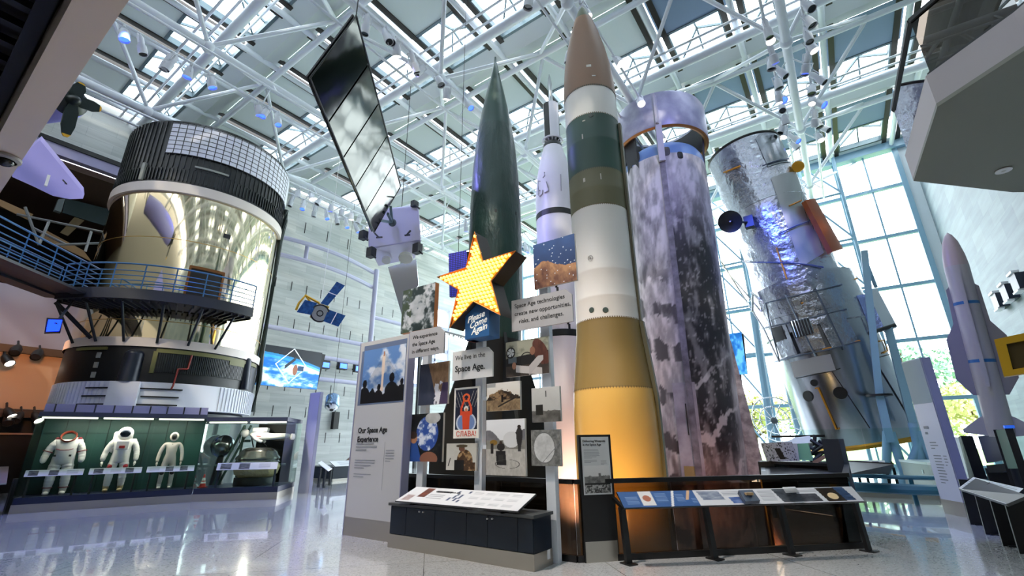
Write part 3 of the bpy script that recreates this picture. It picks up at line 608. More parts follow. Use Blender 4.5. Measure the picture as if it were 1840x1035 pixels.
a0, z0 = c.hit(302, 262, 3.34); wt = M(); c.patch(a0, 1.62, 13.25, 14.75, 3.375, .03, 40, wt); wt.build('white_tiles', mat('tile_white', 'dcdce6', .4), t)
gl = M()
for i in range(26):
    a = a0+(1.62-a0)*i/25
    if i < 21: c.patch(a-.0042, a+.0042, 13.25, 14.75, 3.4, .01, 1, gl)
for k in range(8): c.patch(a0, 1.2, 13.25+k*.21-.013, 13.25+k*.21+.013, 3.4, .012, 30, gl)
gl.build('tile_joints', BLACK, t)
fx = M(); c.patch(a0+.35, a0+.72, 12.72, 12.8, 3.35, .06, 10, fx); c.patch(-.78, -.74, 11.95, 12.75, 3.35, .1, 3, fx); fx.build('cable_clamp', mat('clamp_grey', '9a9c94', .5), t)
bl = M()
for z, aa, ab in ((2.96, -.75, .15), (3.24, -.72, -.22), (3.24, -.18, .15), (3.52, -.7, .17)): c.patch(aa, ab, z, z+.045, 3.37, .05, 14, bl)
bl.build('black_strips', BLACK, t)
mt_ = c.mt
for a, z, w_ in ((-.33, 4.0, .32), (.93, 4.3, .2)):
    q = M(); p0 = c.pt(a, z-.25 if w_ > .3 else z-.5, 3.36); p1 = c.pt(a, z+.75, 3.3); q.tube(p0, p1, w_, w_*.95, 16); q.sph(p1, w_*.95, 16, (1, 1, .6)); q.build('fairing', mat('fairing_dark', '1c2330', .35, .2), t)
q = M(); c.patch(-.45, -.2, 2.84, 3.76, 3.37, .22, 10, q); q.build('fairing_base', MATS['skirt_white'], t)
ct = M()
for i in range(60):
    a = -.12+i*.02; c.patch(a-.006, a+.006, 4.15, 4.85, 3.34, .03, 1, ct)
ct.build('corrugated_panel', mat('corrugation', '23292a', .35), t)
ct = M(); c.patch(-.14, 1.2, 4.86, 5.0, 3.34, .05, 30, ct); c.patch(-.16, -.12, 4.1, 4.9, 3.34, .06, 3, ct); c.patch(-.98, -.6, 4.9, 5.0, 3.34, .05, 10, ct); c.patch(.62, .86, 4.7, 4.88, 3.34, .05, 8, ct); ct.build('harness_rail', mat('harness_olive', '6c6a3a', .5), t)
rp = M(); a, z = c.hit(345, 637, 3.4); rp.path([c.pt(a, 4.85, 3.42), c.pt(a-.01, 4.35, 3.42), c.pt(a-.02, 4.32, 3.43), c.pt(a-.1, 4.3, 3.42), c.pt(a-.11, 3.7, 3.42), c.pt(a-.12, 3.55, 3.42)], .03); rp.build('red_pipe', mat('red_pipe', '8c2a22', .4), t)
lk = M(); a, z = c.hit(170, 660, 3.4)
for k in range(3): c.patch(a-.02, a+.02, 3.9+k*.35, 4.1+k*.35, 3.35, .05, 3, lk)
lk.build('latch', mat('clamp_grey', '9a9c94', .5), t)
cv = M()
a = 1.42; cv.path([c.pt(a, 3.0, 3.45), c.pt(a, 4.4, 3.5), c.pt(a, 5.5, 3.42), c.pt(a, 11.4, 3.42), c.pt(a-.02, 12.6, 3.5), c.pt(a, 13.2, 3.45)], .12); cv.build('conduit', mat('conduit_dark', '2a3430', .4, .3), t)
a, z = c.hit(375, 478, 3.31); q = M(); c.patch(a-.17, a+.17, 6.95, 8.35, 3.3, .03, 8, q); q.build('doorway', mat('door_dark', '1a1410', .5), t)
q = M(); c.patch(a-.185, a+.185, 8.3, 8.42, 3.3, .06, 8, q); c.patch(a-.19, a-.165, 6.95, 8.4, 3.3, .06, 3, q); c.patch(a+.165, a+.19, 6.95, 8.4, 3.3, .06, 3, q); q.build('door_frame', mat('door_gold', '8a5a34', .3, .8), t)
a, z = c.hit(408, 425, 3.31); q = M(); c.patch(a-.04, a+.04, z-.08, z+.1, 3.3, .02, 3, q); q.build('small_vent', BLACK, t)
# visitors' walkway round it
t = thing('walkway', 'blue-railed dark steel walkway curving around the gold module', 'walkway', (-20, 5, 0)); R1 = 4.6
aL, _ = c.hit(100, 528, R1); aR, _ = c.hit(455, 563, R1); DK = mat('deck_steel', '23262e', .5)
d = M(); d.lathe([(3.42, 6.5), (R1, 6.5), (R1, 6.88), (3.42, 6.88), (3.42, 6.5)], 40, c.b, c.mt, 0, aL, aR); d.build('deck', DK, t)
jo = M()
for i in range(26):
    a = aL+(aR-aL)*i/25; jo.bar(c.pt(a, 6.45, 3.5), c.pt(a, 6.45, 4.5), .05, .1)
jo.build('joist', DK, t)
rb_ = mat('rail_steel_blue', '3f6f9c', .35, .4)
for k, zz in enumerate((7.02, 7.2, 7.38, 7.56, 7.82)): M().path([c.pt(aL+(aR-aL)*i/40, zz, 4.52) for i in range(41)], .03 if k == 4 else .018, 6).build('rail', rb_, t)
for i in range(8): a = aL+(aR-aL)*i/7; M().bar(c.pt(a, 6.85, 4.52), c.pt(a, 7.82, 4.52), .05, .03).build('post', rb_, t)
for px, py in ((107, 537), (159, 533), (223, 533), (297, 541), (365, 551), (422, 562)):
    a, _ = c.hit(px, py, 4.2); M().tube(c.pt(a, 6.5, 4.25), c.pt(a-.02, 5.2, 3.42), .045, n=8).build('strut', mat('strut_dark', '2d3136', .4, .5), t)
S0 = c.pt(aL, 6.7, 4.05); E0 = atd(-60, 395, 18.2)+V((0, 0, -.9)); dr = E0-S0; sd = V((-dr.y, dr.x, 0)).normalized()
st = M()
for s_ in (-.6, .6): st.bar(S0+sd*s_, E0+sd*s_, .08, .5, up=sd)
for i in range(16): q = S0+dr*((i+.5)/16); st.box(q+V((0, 0, .05)), (1.2, .3, .04), rz=math.atan2(sd.y, sd.x))
st.build('stair_flight', DK, t)
for s_ in (-.6, .6):
    for k in range(5): h_ = V((0, 0, .32+k*.2)); M().tube(S0+sd*s_+h_, E0+sd*s_+h_, .02+.01*(k == 4), n=6).build('rail', rb_, t)
    for i in range(5): q = S0+dr*(i/4)+sd*s_; M().bar(q+V((0, 0, .1)), q+V((0, 0, 1.12)), .05, .03).build('post', rb_, t)
for k in range(3): q = c.pt(aL-.02, 6.4, 4.5)+V((.12*k, 0, 0)); M().tube(q, c.pt(aL+.12, 5.3, 3.45)+V((.1*k, 0, 0)), .04, n=8).build('strut', mat('strut_dark', '2d3136', .4, .5), t)
# ------------------------------------------------------------------ silver telescope, leaning
HB, HT = V((.40, 22.0, 1.35)), V((-1.5, 21.2, 14.25))
c = Cyl(HB, HT-HB); HL = (HT-HB).length; t = thing('space_telescope', 'huge leaning silver foil-covered space telescope in front of the window wall', 'telescope', HB)
FOIL = mat('crinkled_foil', 'abafb7', .24, .95, bump=(2.2, .9, 6, .12)); SIL = mat('satin_silver', 'a3a8b0', .22, .95, bump=(1.2, .1, 2, .06)); WGREY = mat('grey_patch', 'a9a7a6', .5)
c.lathe([(0, 0.02), (1.78, .02), (1.82, .1), (1.82, 4.3)], 72).build('aft_shroud', SIL, t)
c.lathe([(1.84, -.04), (1.86, .06), (1.82, .12)], 72).build('gold_edge', mat('gold_edge', 'c78b2a', .35, .6), t)
c.lathe([(1.82, 4.3), (1.9, 4.34), (1.9, 6.3), (1.7, 6.34)], 72).build('equipment_section', FOIL, t)
c.lathe([(1.56, 6.34), (1.56, 9.9), (1.58, 9.92), (1.56, 9.96), (1.56, HL-.1)], 72).build('forward_shell', FOIL, t)
c.lathe([(1.56, HL-.1), (1.6, HL-.05), (1.6, HL), (1.5, HL), (1.4, HL-.3), (0, HL-.3)], 72).build('aperture_rim', BLACK, t)
def hub(px, py, r): return c.hit(px, py, r)
def curved(name, corners, r, th, m, par=None):
    h = [hub(px, py, r) for px, py in corners]; q = M(); k = 8; vs = []
    for s_ in (0, 1):
        for i in range(k+1):
            f = i/k
            for e, g2 in ((h[0], h[1]), (h[3], h[2])): vs.append(c.pt(e[0]+(g2[0]-e[0])*f, e[1]+(g2[1]-e[1])*f, r+th*s_))
    n2 = 2*(k+1); fs = []
    for i in range(k):
        a = 2*i; fs += [(a, a+2, a+3, a+1), (n2+a, n2+a+1, n2+a+3, n2+a+2), (a, n2+a, n2+a+2, a+2), (a+1, a+3, n2+a+3, n2+a+1)]
    fs += [(0, 1, n2+1, n2), (2*k, n2+2*k, n2+2*k+1, 2*k+1)]
    return q.add(vs, fs, 0, True).build(name, m, par or t)
curved('patch_panel', [(1421, 651), (1492, 636), (1502, 665), (1428, 678)], 1.83, .02, WGREY)
curved('solar_stowage', [(1440, 365), (1455, 362), (1504, 451), (1487, 457)], 1.7, .22, mat('copper_brown', '9a4a1e', .45))
curved('foil_panel', [(1358, 250), (1400, 245), (1420, 292), (1380, 300)], 1.57, .02, SIL)
curved('foil_panel', [(1385, 320), (1430, 310), (1480, 455), (1440, 480)], 1.57, .015, mat('dull_silver', 'bcbdbf', .35, .8))
for cs in ([(1383, 590), (1412, 583), (1434, 636), (1406, 644)], [(1417, 580), (1462, 570), (1484, 624), (1440, 634)], [(1466, 568), (1512, 558), (1542, 612), (1496, 628)], [(1376, 545), (1420, 535), (1432, 562), (1386, 575)], [(1436, 530), (1480, 520), (1496, 552), (1448, 562)]):
    curved('bay_door', cs, 1.91, .03, FOIL)
for cs in ([(1386, 590), (1404, 585), (1412, 608), (1396, 615)], [(1420, 580), (1452, 573), (1460, 600), (1430, 608)]):
    g2 = curved('louver_grille', cs, 1.945, .03, mat('grille_dark', '3a3c40', .4))
fr_ = M()
for pts in ([(1376, 545), (1436, 530), (1478, 520), (1512, 512)], [(1364, 592), (1413, 581), (1466, 569), (1520, 556)], [(1392, 650), (1436, 639), (1492, 627), (1546, 613)], [(1412, 530), (1466, 640)], [(1464, 518), (1518, 628)], [(1376, 545), (1402, 650)]):
    h = [c.hit(px, py, 1.93) for px, py in pts]; pp_ = []
    for e, g2 in zip(h, h[1:]): pp_ += [c.pt(e[0]+(g2[0]-e[0])*i/4, e[1]+(g2[1]-e[1])*i/4, 1.95) for i in range(5)]
    fr_.path(pp_, .03, 5)
fr_.build('bay_frame', mat('bay_slate', '6d7888', .3, .6), t)
cl = M()
for i in range(7):
    a0, z0 = hub(1422+i*5, 577-i*1.2, 1.98); a1, z1 = hub(1432+i*5, 606-i*1.2, 1.98); cl.bar(c.pt(a0, z0, 1.98), c.pt(a1, z1, 1.98), .04, .02)
cl.build('louver_bars', CHROME, t)
for px, py, r in ((1510, 706, .21), (1463, 688, .12), (1452, 712, .19)):
    a, z = hub(px, py, 1.83); q = c.pt(a, z, 1.83); R = (q-c.pt(a, z, 0)).to_track_quat('Z', 'Y').to_matrix(); M().lathe([(0, .03), (r, .03), (r+.01, -.03)], 24, q, R).build('round_port', BLACK, t)
sl = M()
for pts in ([(1431, 680), (1495, 667), (1563, 769)], [(1495, 667), (1510, 662)], [(1570, 645), (1612, 633)], [(1570, 645), (1631, 745)]):
    h = [hub(px, py, 1.83) for px, py in pts]
    for e, g2 in zip(h, h[1:]):
        sl.path([c.pt(e[0]+(g2[0]-e[0])*i/6, e[1]+(g2[1]-e[1])*i/6, 1.832) for i in range(7)], .018, 5)
sl.build('panel_seam', BLACK, t)
YL = mat('handrail_yellow', 'd08a1e', .4)
for pts, r in (([(1465, 698), (1470, 697), (1503, 772), (1508, 770)], 1.86), ([(1580, 613), (1588, 611), (1595, 630), (1588, 634)], 1.86), ([(1478, 628), (1545, 612)], 1.96), ([(1440, 545), (1540, 500)], 1.96), ([(1418, 370), (1440, 360)], 1.62), ([(1300, 310), (1330, 298)], 1.62), ([(1395, 445), (1420, 520)], 1.62)):
    h = [hub(px, py, r) for px, py in pts]; M().path([c.pt(e[0], e[1], r) for e in h], .03, 6).build('handrail', YL, t)
for pts in ([(1370, 298), (1418, 285)], [(1330, 470), (1480, 480)], [(1400, 420), (1460, 395)]):
    h = [hub(px, py, 1.66) for px, py in pts]; M().path([c.pt(h[0][0]+(h[1][0]-h[0][0])*i/8, h[0][1]+(h[1][1]-h[0][1])*i/8, 1.64) for i in range(9)], .025, 6).build('handrail', mat('rail_slate', '4b5872', .4, .3), t)
ds = M(); q = atd(1312, 398, 19.0); R = (EYE-q+V((-4, 0, -3))).to_track_quat('Z', 'Y').to_matrix(); ds.lathe([(0, -.1), (.2, -.08), (.42, 0), (.46, .06), (.42, .03), (.2, -.05), (0, -.07)], 32, q, R); ds.build('dish', mat('dish_black', '14181c', .45), t)
a, z = hub(1350, 400, 1.6); M().tube(q, c.pt(a, z, 1.6), .05).box(c.pt(a, z, 1.75), (.35, .3, .5)).build('dish_boom', DARK, t); M().sph(q+R @ V((0, 0, .02)), .035, 8).build('feed', WHITE, t)
a, z = hub(1418, 300, 1.6); q = c.pt(a+.25, z, 1.75); M().lathe([(0, .06), (.22, .05), (.24, 0), (0, -.04)], 24, q, (EYE-q).to_track_quat('Z', 'Y').to_matrix()).build('yellow_disc', mat('disc_yellow', 'd79a1f', .4), t)
sh = M(); a, z = hub(1545, 520, 1.9); sh.slab([aty(1592, 596, 20.9), aty(1613, 588, 21.2), aty(1576, 518, 21.2), aty(1558, 524, 20.9)], .1); sh.build('white_panel', mat('panel_frost', 'c8d2d8', .4), t)
sh = M(); sh.slab([aty(1567, 598, 20.6), aty(1590, 592, 20.7), aty(1560, 527, 20.7), aty(1540, 531, 20.6)], .05); sh.build('blue_foil', mat('blue_foil', 'a9b8ee', .15, .95, bump=(5, .9, 5, .08)), t)
ex = M()
for p, q in (((1300, 480), (1368, 560)), ((1296, 470), (1372, 590)), ((1372, 590), (1400, 650))): ex.tube(aty(*p, 20.6), aty(*q, 20.6), .035, n=6)
for p, q in (((1350, 525), (1372, 545)), ((1352, 530), (1352, 560)), ((1365, 540), (1395, 545))): ex.tube(aty(*p, 20.4), aty(*q, 20.4), .05, n=6)
ex.build('boom_rods', CHROME, t)
# blue steel legs carrying it
t = thing('support_stand', 'pale blue steel legs holding up the leaning silver telescope', 'stand', (1.2, 20.5, 0)); SB = mat('stand_blue', '8fb6cc', .4)
def yz(px, py, y): return aty(px, py, y)
M().bar(yz(1553, 452, 19.6), yz(1580, 710, 19.6), .3, .2).build('column', SB, t); M().bar(yz(1580, 710, 19.6), yz(1600, 795, 19.6), .34, .22).build('column', SB, t)
M().bar(yz(1596, 590, 20.2), yz(1640, 760, 20.2), .34, .22).build('column', SB, t)
M().lathe([(0, 0), (.36, 0), (.36, .06), (0, .06)], 24, yz(1580, 712, 19.6)).build('collar', BLACK, t)
for p, q in (((1594, 776), (1588, 862)), ((1600, 776), (1630, 865)), ((1640, 760), (1662, 862)), ((1660, 780), (1612, 862)), ((1648, 775), (1700, 870))):
    P0 = yz(*p, 19.7); P1 = yz(*q, 19.7); P1.z = 0; M().tube(P0, P1, .13, n=10).build('leg', SB, t)
M().tube(yz(1556, 470, 19.7), yz(1574, 516, 20.4), .06).build('brace', SB, t); M().tube(yz(1562, 599, 19.6), yz(1608, 584, 20.2), .07).build('brace', DARK, t)
# ------------------------------------------------------------------ hanging satellite with long mirror panel
t = thing('hanging_satellite', 'boxy white satellite hung from the roof with a long dark mirror panel', 'satellite', (-12.5, 9.4, 8.8)); KS = 11
A, B, Cc, D = [EYE+ray(*q)*(KS*s) for q, s in (((640, 28), 1), ((557, 140), .93), ((672, 418), 1.5), ((720, 335), 1.57))]
def mirror_fn(u, v, asp):
    n_ = fbm(u*2.2+v*1.4, v*5-u*1.5, 1.3, 4, 4); return mx('54504a', '7fa8bd', sm(.5, .62, v-.35*u+.35*(n_-.5))*sm(.95, .8, v))
mp_ = mat('mirror_panel', '4f514c', .09, 1, bump=(.35, .25, 3, .15))
q = M(); nrm = (B-A).cross(D-A).normalized(); M().slab([x-nrm*.07 for x in (A, B, Cc, D)], .04).build('backing', DARK, t)
for i in range(5):
    f0, f1 = i/5+.0045, (i+1)/5-.0045; q.slab([A+(D-A)*f0, B+(Cc-B)*f0, B+(Cc-B)*f1, A+(D-A)*f1], .05)
q.build('mirror_panel', mp_, t)
M().path([A, B, Cc, D], .025, 6, closed=True).build('panel_edge', DARK, t)
bx = [(662, 378), (752, 368), (757, 432), (662, 447)]; dz = EYE; K2 = KS*1.66
P = [EYE+ray(*q)*K2 for q in bx]; P2 = [EYE+ray(*q)*(K2*1.04) for q in ((672, 448), (748, 438), (745, 464), (680, 478))]
bd_ = ray(707, 408).normalized()*1.3; WL = mat('satellite_white', 'd3d2ea', .45)
q = M(); q.add([*P, *[x+bd_ for x in P]], [(3, 2, 1, 0), (4, 5, 6, 7), (0, 1, 5, 4), (1, 2, 6, 5), (2, 3, 7, 6), (3, 0, 4, 7)]); q.build('body', WL, t, bevel=.05)
q = M(); q.add([P[3]+(P[2]-P[3])*.06, P[2], P2[2], P2[3]]+[x+bd_*.6 for x in (P[3], P[2], P2[2], P2[3])], [(0, 1, 2, 3), (7, 6, 5, 4), (0, 4, 5, 1), (1, 5, 6, 2), (2, 6, 7, 3), (3, 7, 4, 0)]); q.build('lower_deck', WL, t)
fn_ = (P2[3]-P[3]).cross(P[2]-P[3]).normalized(); fn_ = fn_ if fn_.dot(EYE-P[0]) > 0 else -fn_
for px, py, r in ((694, 468, .17), (729, 464, .28)):
    o_ = EYE+ray(px, py)*(K2*1.01); R = fn_.to_track_quat('Z', 'Y').to_matrix(); M().lathe([(0, .05), (r, .04), (r, -.1)], 12 if r > .2 else 24, o_, R).build('port', mat('port_grey', 'b5b7ab', .4), t)
o_ = EYE+ray(705, 400)*(K2*.985); M().sph(o_, .16, 14).build('hinge_ball', mat('joint_slate', '4b555c', .4, .4), t)
ar = M()
for p in ((683, 396), (702, 372), (697, 384)): ar.bar(o_, EYE+ray(*p)*(KS*1.53), .09, .09)
ar.build('bracket', mat('bracket_slate', '5d7078', .4, .4), t)
for p, q2 in (((673, 419), (681, 427)), ((738, 414), (731, 422)), ((676, 427), (687, 426)), ((727, 423), (737, 422))): M().bar(EYE+ray(*p)*(K2*.99), EYE+ray(*q2)*(K2*.99), .05, .05).build('antenna', DARK, t)
for p, s_ in (((653, 423), .35), ((667, 454), .4), ((750, 447), .4), ((745, 367), .25)): q = EYE+ray(*p)*(K2*1.0); M().box(q, (s_*.8, .25, s_)).bar(q, q+V((.3, 0, -.3)), .06, .06).build('thruster', DARK, t)
q = M(); q.slab([EYE+ray(*x)*(K2*1.1) for x in ((697, 480), (722, 566), (752, 512), (748, 466))], .05); q.build('rear_panel', mat('rear_silver', 'd3d6d8', .2, .7), t)
q = EYE+ray(722, 372)*(K2*1.04); M().tube(q, V((q.x, q.y, 18)), .015, n=5).build('cable', DARK, t); M().tube(A, V((A.x, A.y, 18)), .015, n=5).build('cable', DARK, t)
# small gold-framed satellite with blue wings
t = thing('solar_satellite', 'small golden satellite with three blue solar panels near the curved tubes', 'satellite', atd(575, 563, 19)); o_ = atd(575, 563, 19)
def sp(px, py, k=1.0): return EYE+(atd(px, py, 19)-EYE)*k
M().slab([sp(557, 568), sp(578, 577), sp(592, 551), sp(574, 545)], .25).build('body', mat('gold_frame', 'c99a22', .35, .5), t)
n_ = (EYE-o_).normalized(); R = n_.to_track_quat('Z', 'Y').to_matrix(); q = o_+n_*.06
M().lathe([(0, .03), (.08, .03), (.09, .05), (.13, .05), (.14, .03), (.3, .02), (.32, 0)], 32, q, Matrix.Rotation(.0, 3, 'X') @ R).build('nozzle_plate', mat('plate_silver', 'b4b8b4', .3, .5), t)
M().lathe([(.09, .055), (.13, .055)], 24, q, R).lathe([(.3, .03), (.36, .01), (.36, -.05)], 32, q, R).build('nozzle_ring', BLACK, t)
PV = mat('solar_blue', '1f3f78', .25, .4, var=(9, '2f63a0', .2))
for cs in ([(576, 545), (589, 549), (620, 513), (605, 506)], [(590, 556), (581, 577), (608, 587), (621, 567)], [(570, 545), (559, 566), (533, 561), (548, 539)]):
    P = [sp(*x, .995) for x in cs]; h = M().slab(P, .03).build('solar_panel', PV, t); m1, m2 = (P[0]+P[3])/2, (P[1]+P[2])/2
    M().bar(m1+n_*.01, m2+n_*.01, .03, .03).build('panel_joint', WHITE, h)
M().path([sp(574, 545), sp(549, 531), sp(537, 545), sp(532, 557)], .05, 6).path([sp(549, 531), sp(560, 546)], .04, 6).build('frame', MATS['gold_frame'], t)
M().tube(o_, V((o_.x, o_.y, 18)), .01, n=5).build('cable', WHITE, t)
# grey missile on the right
mb_, mtip = atd(1801, 785, 12.6), atd(1702, 418, 12.5); c = Cyl(mb_, mtip-mb_); L = (mtip-mb_).length
t = thing('grey_missile', 'pale grey winged missile standing upright before the stone wall at right', 'missile', mb_); MG = mat('missile_grey', 'b3b1b6', .35)
c.lathe([(0, .0), (.17, 0), (.19, .1), (.19, L-.75)], 32).build('body', MG, t); c.lathe([(.19, L-.75), (.17, L-.5), (.12, L-.22), (.06, L-.07), (0, L)], 32).build('nose_cone', mat('nose_pink', 'b9a9ae', .35), t)
for s_ in (-1, 1):
    d = (c.y*s_+c.x*.1).normalized(); mt = Matrix((d, c.z, d.cross(c.z))).transposed()
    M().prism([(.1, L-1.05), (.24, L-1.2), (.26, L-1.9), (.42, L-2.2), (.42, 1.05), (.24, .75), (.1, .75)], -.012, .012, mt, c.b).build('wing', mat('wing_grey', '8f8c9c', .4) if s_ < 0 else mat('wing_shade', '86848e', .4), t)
    M().prism([(.1, .42), (.24, .34), (.5, .12), (.5, .06), (.1, .0)], -.012, .012, mt, c.b).build('tail_fin', MG, t)
q = M(); c.patch(-.12, .12, .9, L-1.0, .19, .06, 4, q); q.build('cable_tunnel', MG, t)
for z in (1.35, L-1.55): c.lathe([(.193, z), (.193, z+.06)], 32).build('blue_band', mat('band_blue', '2f6fae', .4), t)
M().lathe([(0, -.02), (.1, -.02), (.1, 0), (0, 0)], 16, mb_).tube(mb_, V((mb_.x, mb_.y, 0)), .07).lathe([(0, 0), (.3, 0), (.3, .04), (0, .04)], 20, V((mb_.x, mb_.y, 0))).build('stand', DARK, t)
# ------------------------------------------------------------------ pictures
def P_hurricane(u, v, a):
    x, y = u-.5, v-.5; r = np.hypot(x, y); th = np.arctan2(y, x); s = np.sin(th*2+np.log(r+.04)*6); n = fbm(u*7+.15*s, v*7, 1, 2); cl = sm(.3, .6, n+.18*s*sm(.5, .12, r)+.75*sm(.42, .02, r)-.12)
    c = mx('1c2b2c', 'd3d5d9', cl*(.65+.35*n)); c = np.where(((u < .3) & (n < .5))[:, None], mx('2c3b2a', '55624f', n), c); return put(c, r < .022, '66707a')
def P_canyon(u, v, a):
    n = fbm(u*8, v*5, 1, 5); c = mx('6e5138', 'c6a27c', n); d = u-.5-.9*(.15-v)*(-1)*.0; left = u < .28+.35*(1-v)+.08*n; c = np.where(left[:, None], mx('2c3347', '4a4d5c', n), c)
    sn = (u > .45+.2*n) & (v < .62-.35*(u-.4)+.1*n) & (n > .45); c = put(c, sn, 'e4e2e6'); rt = (u > .72+.2*v) & (v < .5); c = np.where(rt[:, None], mx('3a2f4a', '5a4a66', n), c); return c
def P_nebula(u, v, a):
    n = fbm(u*5, v*5, 1, 8); edge = .46+.2*(fbm(u*4, v*0+.3, 1, 11)-.5)+.22*np.sin(u*5+.4)*.4; c = mx('16294f', '2c4f86', v*.7+n*.4); lo = v < edge
    c = np.where(lo[:, None], mx('4a2a28', 'b98a62', fbm(u*9, v*7+u*2, 1, 3)*1.3-.2+.5*sm(.25, .0, edge-v)), c); st = _h(np.floor(u*46), np.floor(v*46), 4) > .975; return put(c, st, 'e8eef8')
def P_earth(u, v, a):
    n = fbm(u*6, v*6, 1, 14); c = mx('0d0f10', '33362f', sm(.5, .8, n)); x, y = (u-.55)/.32, (v-.58)/.36; e = x*x+y*y < 1
    c = np.where(e[:, None], mx('2f4f9a', 'dfe4ee', sm(.45, .68, fbm(u*8, v*8, 1, 17))), c); rim = (x*x+y*y < 1.25) & (x*x+y*y > 1); c = put(c, rim, '17191b')
    t_ = (np.hypot((u-.7)/.22, (v-.9)/.12) < 1); c = np.where(t_[:, None], mx('8f8f8b', 'd3d3cf', n), c); p = (u < .42-.4*v) & (v < .55); c = put(c, p, '2b4f94')
    f = np.hypot((u-.16)/.1, (v-.47)/.1) < 1; c = put(c, f, 'b07a58'); c = put(c, np.hypot((u-.14)/.13, (v-.55)/.09) < .9, '3a2a20'); h = np.hypot((u-.62)/.25, (v-.06)/.14) < 1; return put(c, h, '8a5a44')
def P_drive(u, v, a):
    n = fbm(u*7, v*7, 1, 23); c = mx('4a4d44', '9a9a8a', sm(.3, .8, n+v*.3)); c = put(c, (v < .52+.1*u) & (v > .1), '1b1a1a'); c = np.where((v < .3)[:, None], mx('2a2724', '5a4a40', n), c)
    for r0, r1, cl in ((.2, .23, '0e0e0e'),): r = np.hypot((u-.5)*a, v-.42); c = put(c, (r > r0) & (r < r1), cl)
    c = put(c, (u > .06) & (u < .26) & (v > .38) & (v < .55), '59646a'); r = np.hypot((u-.12)*a, v-.68); c = put(c, r < .16, '111214'); c = put(c, (r < .12) & (np.abs(np.sin(np.arctan2(v-.68, (u-.12)*a)*2.5)) > .35), 'b9bcbf')
    hair = (np.hypot((u-.82-.25*(.62-v))/.16, (v-.6)/.38) < 1) & (v > .25); c = np.where(hair[:, None], mx('3a1d18', '7a4a3a', fbm(u*30, v*4, 1, 6)), c); c = put(c, np.hypot((u-.64)/.06, (v-.66)/.12) < 1, '8a604c')
    arm = np.abs(v-(.2-.12*(u-.3)/.5)) < .1; c = put(c, arm & (u > .24) & (u < .85), 'c9c2be'); sl = (np.abs(v-.2-(u-.62)*1.2) < .13) & (u > .55) & (u < .88) & (v < .5); c = put(c, sl, 'bdb6b3'); return put(c, np.hypot((u-.2)/.05, (v-.3)/.1) < 1, 'a5765e')
def P_poster(u, v, a):
    c = np.tile(hexc('efe9dd'), (len(u), 1)); inn = (u > .06) & (u < .94) & (v > .17) & (v < .96); c = put(c, inn, '1b2033')
    for k in range(7): x0 = .12+k*.12; c = put(c, inn & (np.abs(v-.62-(u-x0)*(1.5 if k > 3 else -1.5)) < .008) & (v > .6) & (v < .92), 'd8d2c4')
    r = np.hypot((u-.5)/.4, (v-.3)/.2); c = put(c, inn & (r < 1), 'c8d0dc'); c = put(c, inn & (r < .85), '6f86b4')
    for s in (-1, 1): c = put(c, inn & (np.abs((u-.5)*s-.2+.12*sm(.55, .78, v)-.0) < .04) & (v > .44) & (v < .78), 'd84a26')
    c = put(c, inn & (np.abs(u-.5) < .13+.1*(v-.2)) & (v < .52), 'd84a26'); c = put(c, np.hypot((u-.5)/.09, (v-.57)/.055) < 1, 'e6ded2'); c = put(c, np.hypot((u-.5)/.055, (v-.55)/.035) < 1, 'c98a66')
    st = np.hypot((u-.5)/.15, (v-.79)/.085); return put(c, inn & (st < 1) & (st > .55), 'e0622f')
def P_ruins(u, v, a):
    n = fbm(u*9, v*9, 1, 31); c = mx('d8cdbb', 'efe9df', v); t_ = v < .75-.5*np.abs(u-.5)+.25*(n-.5); c = np.where(t_[:, None], mx('2a1f16', '9a7a55', sm(.35, .7, n)), c)
    c = np.where((v < .38)[:, None], mx('5a4630', 'c2a780', fbm(u*14, v*8, 1, 33)), c); c = put(c, (np.abs(v-.12-.55*(u-.3)) < .03) & (u > .35) & (u < .9), '241c14'); return put(c, (np.abs(u-.48) < .03) & (v > .3) & (v < .55), '17120e')
def P_launch(u, v, a):
    n = fbm(u*5, v*5, 1, 41); c = mx('b5b3ad', 'd6d4ce', v+.3*(n-.5)); c = np.where((v < .26+.1*n)[:, None], mx('3a3833', '8d8a84', n), c); c = put(c, (np.abs(u-.27) < .13) & (v > .2) & (v < .5) & (n > .3), '26241f'); return put(c, (np.abs(u-.52) < .02) & (v > .72) & (v < .9), '55534e')
def P_soldier(u, v, a):
    n = fbm(u*9, v*9, 1, 51); c = mx('d9d6cc', 'b4b1a4', v*.6+n*.3); b = (np.hypot((u-.62)/.26, (v-.35)/.42) < 1) | ((np.abs(u-.62) < .34) & (v < .3)); c = np.where(b[:, None], mx('4a331f', 'a8875c', sm(.4, .65, n)), c)
    c = put(c, np.hypot((u-.52)/.1, (v-.8)/.1) < 1, '6a4632'); c = put(c, np.hypot((u-.52)/.19, (v-.9)/.06) < 1, '4f452f'); c = put(c, (u > .28) & (u < .6) & (v < .38), '15130f'); return put(c, (np.abs(u-.12-.5*(.35-v)*-.5) < .015) & (v < .45) & (v > .15), '1a1815')
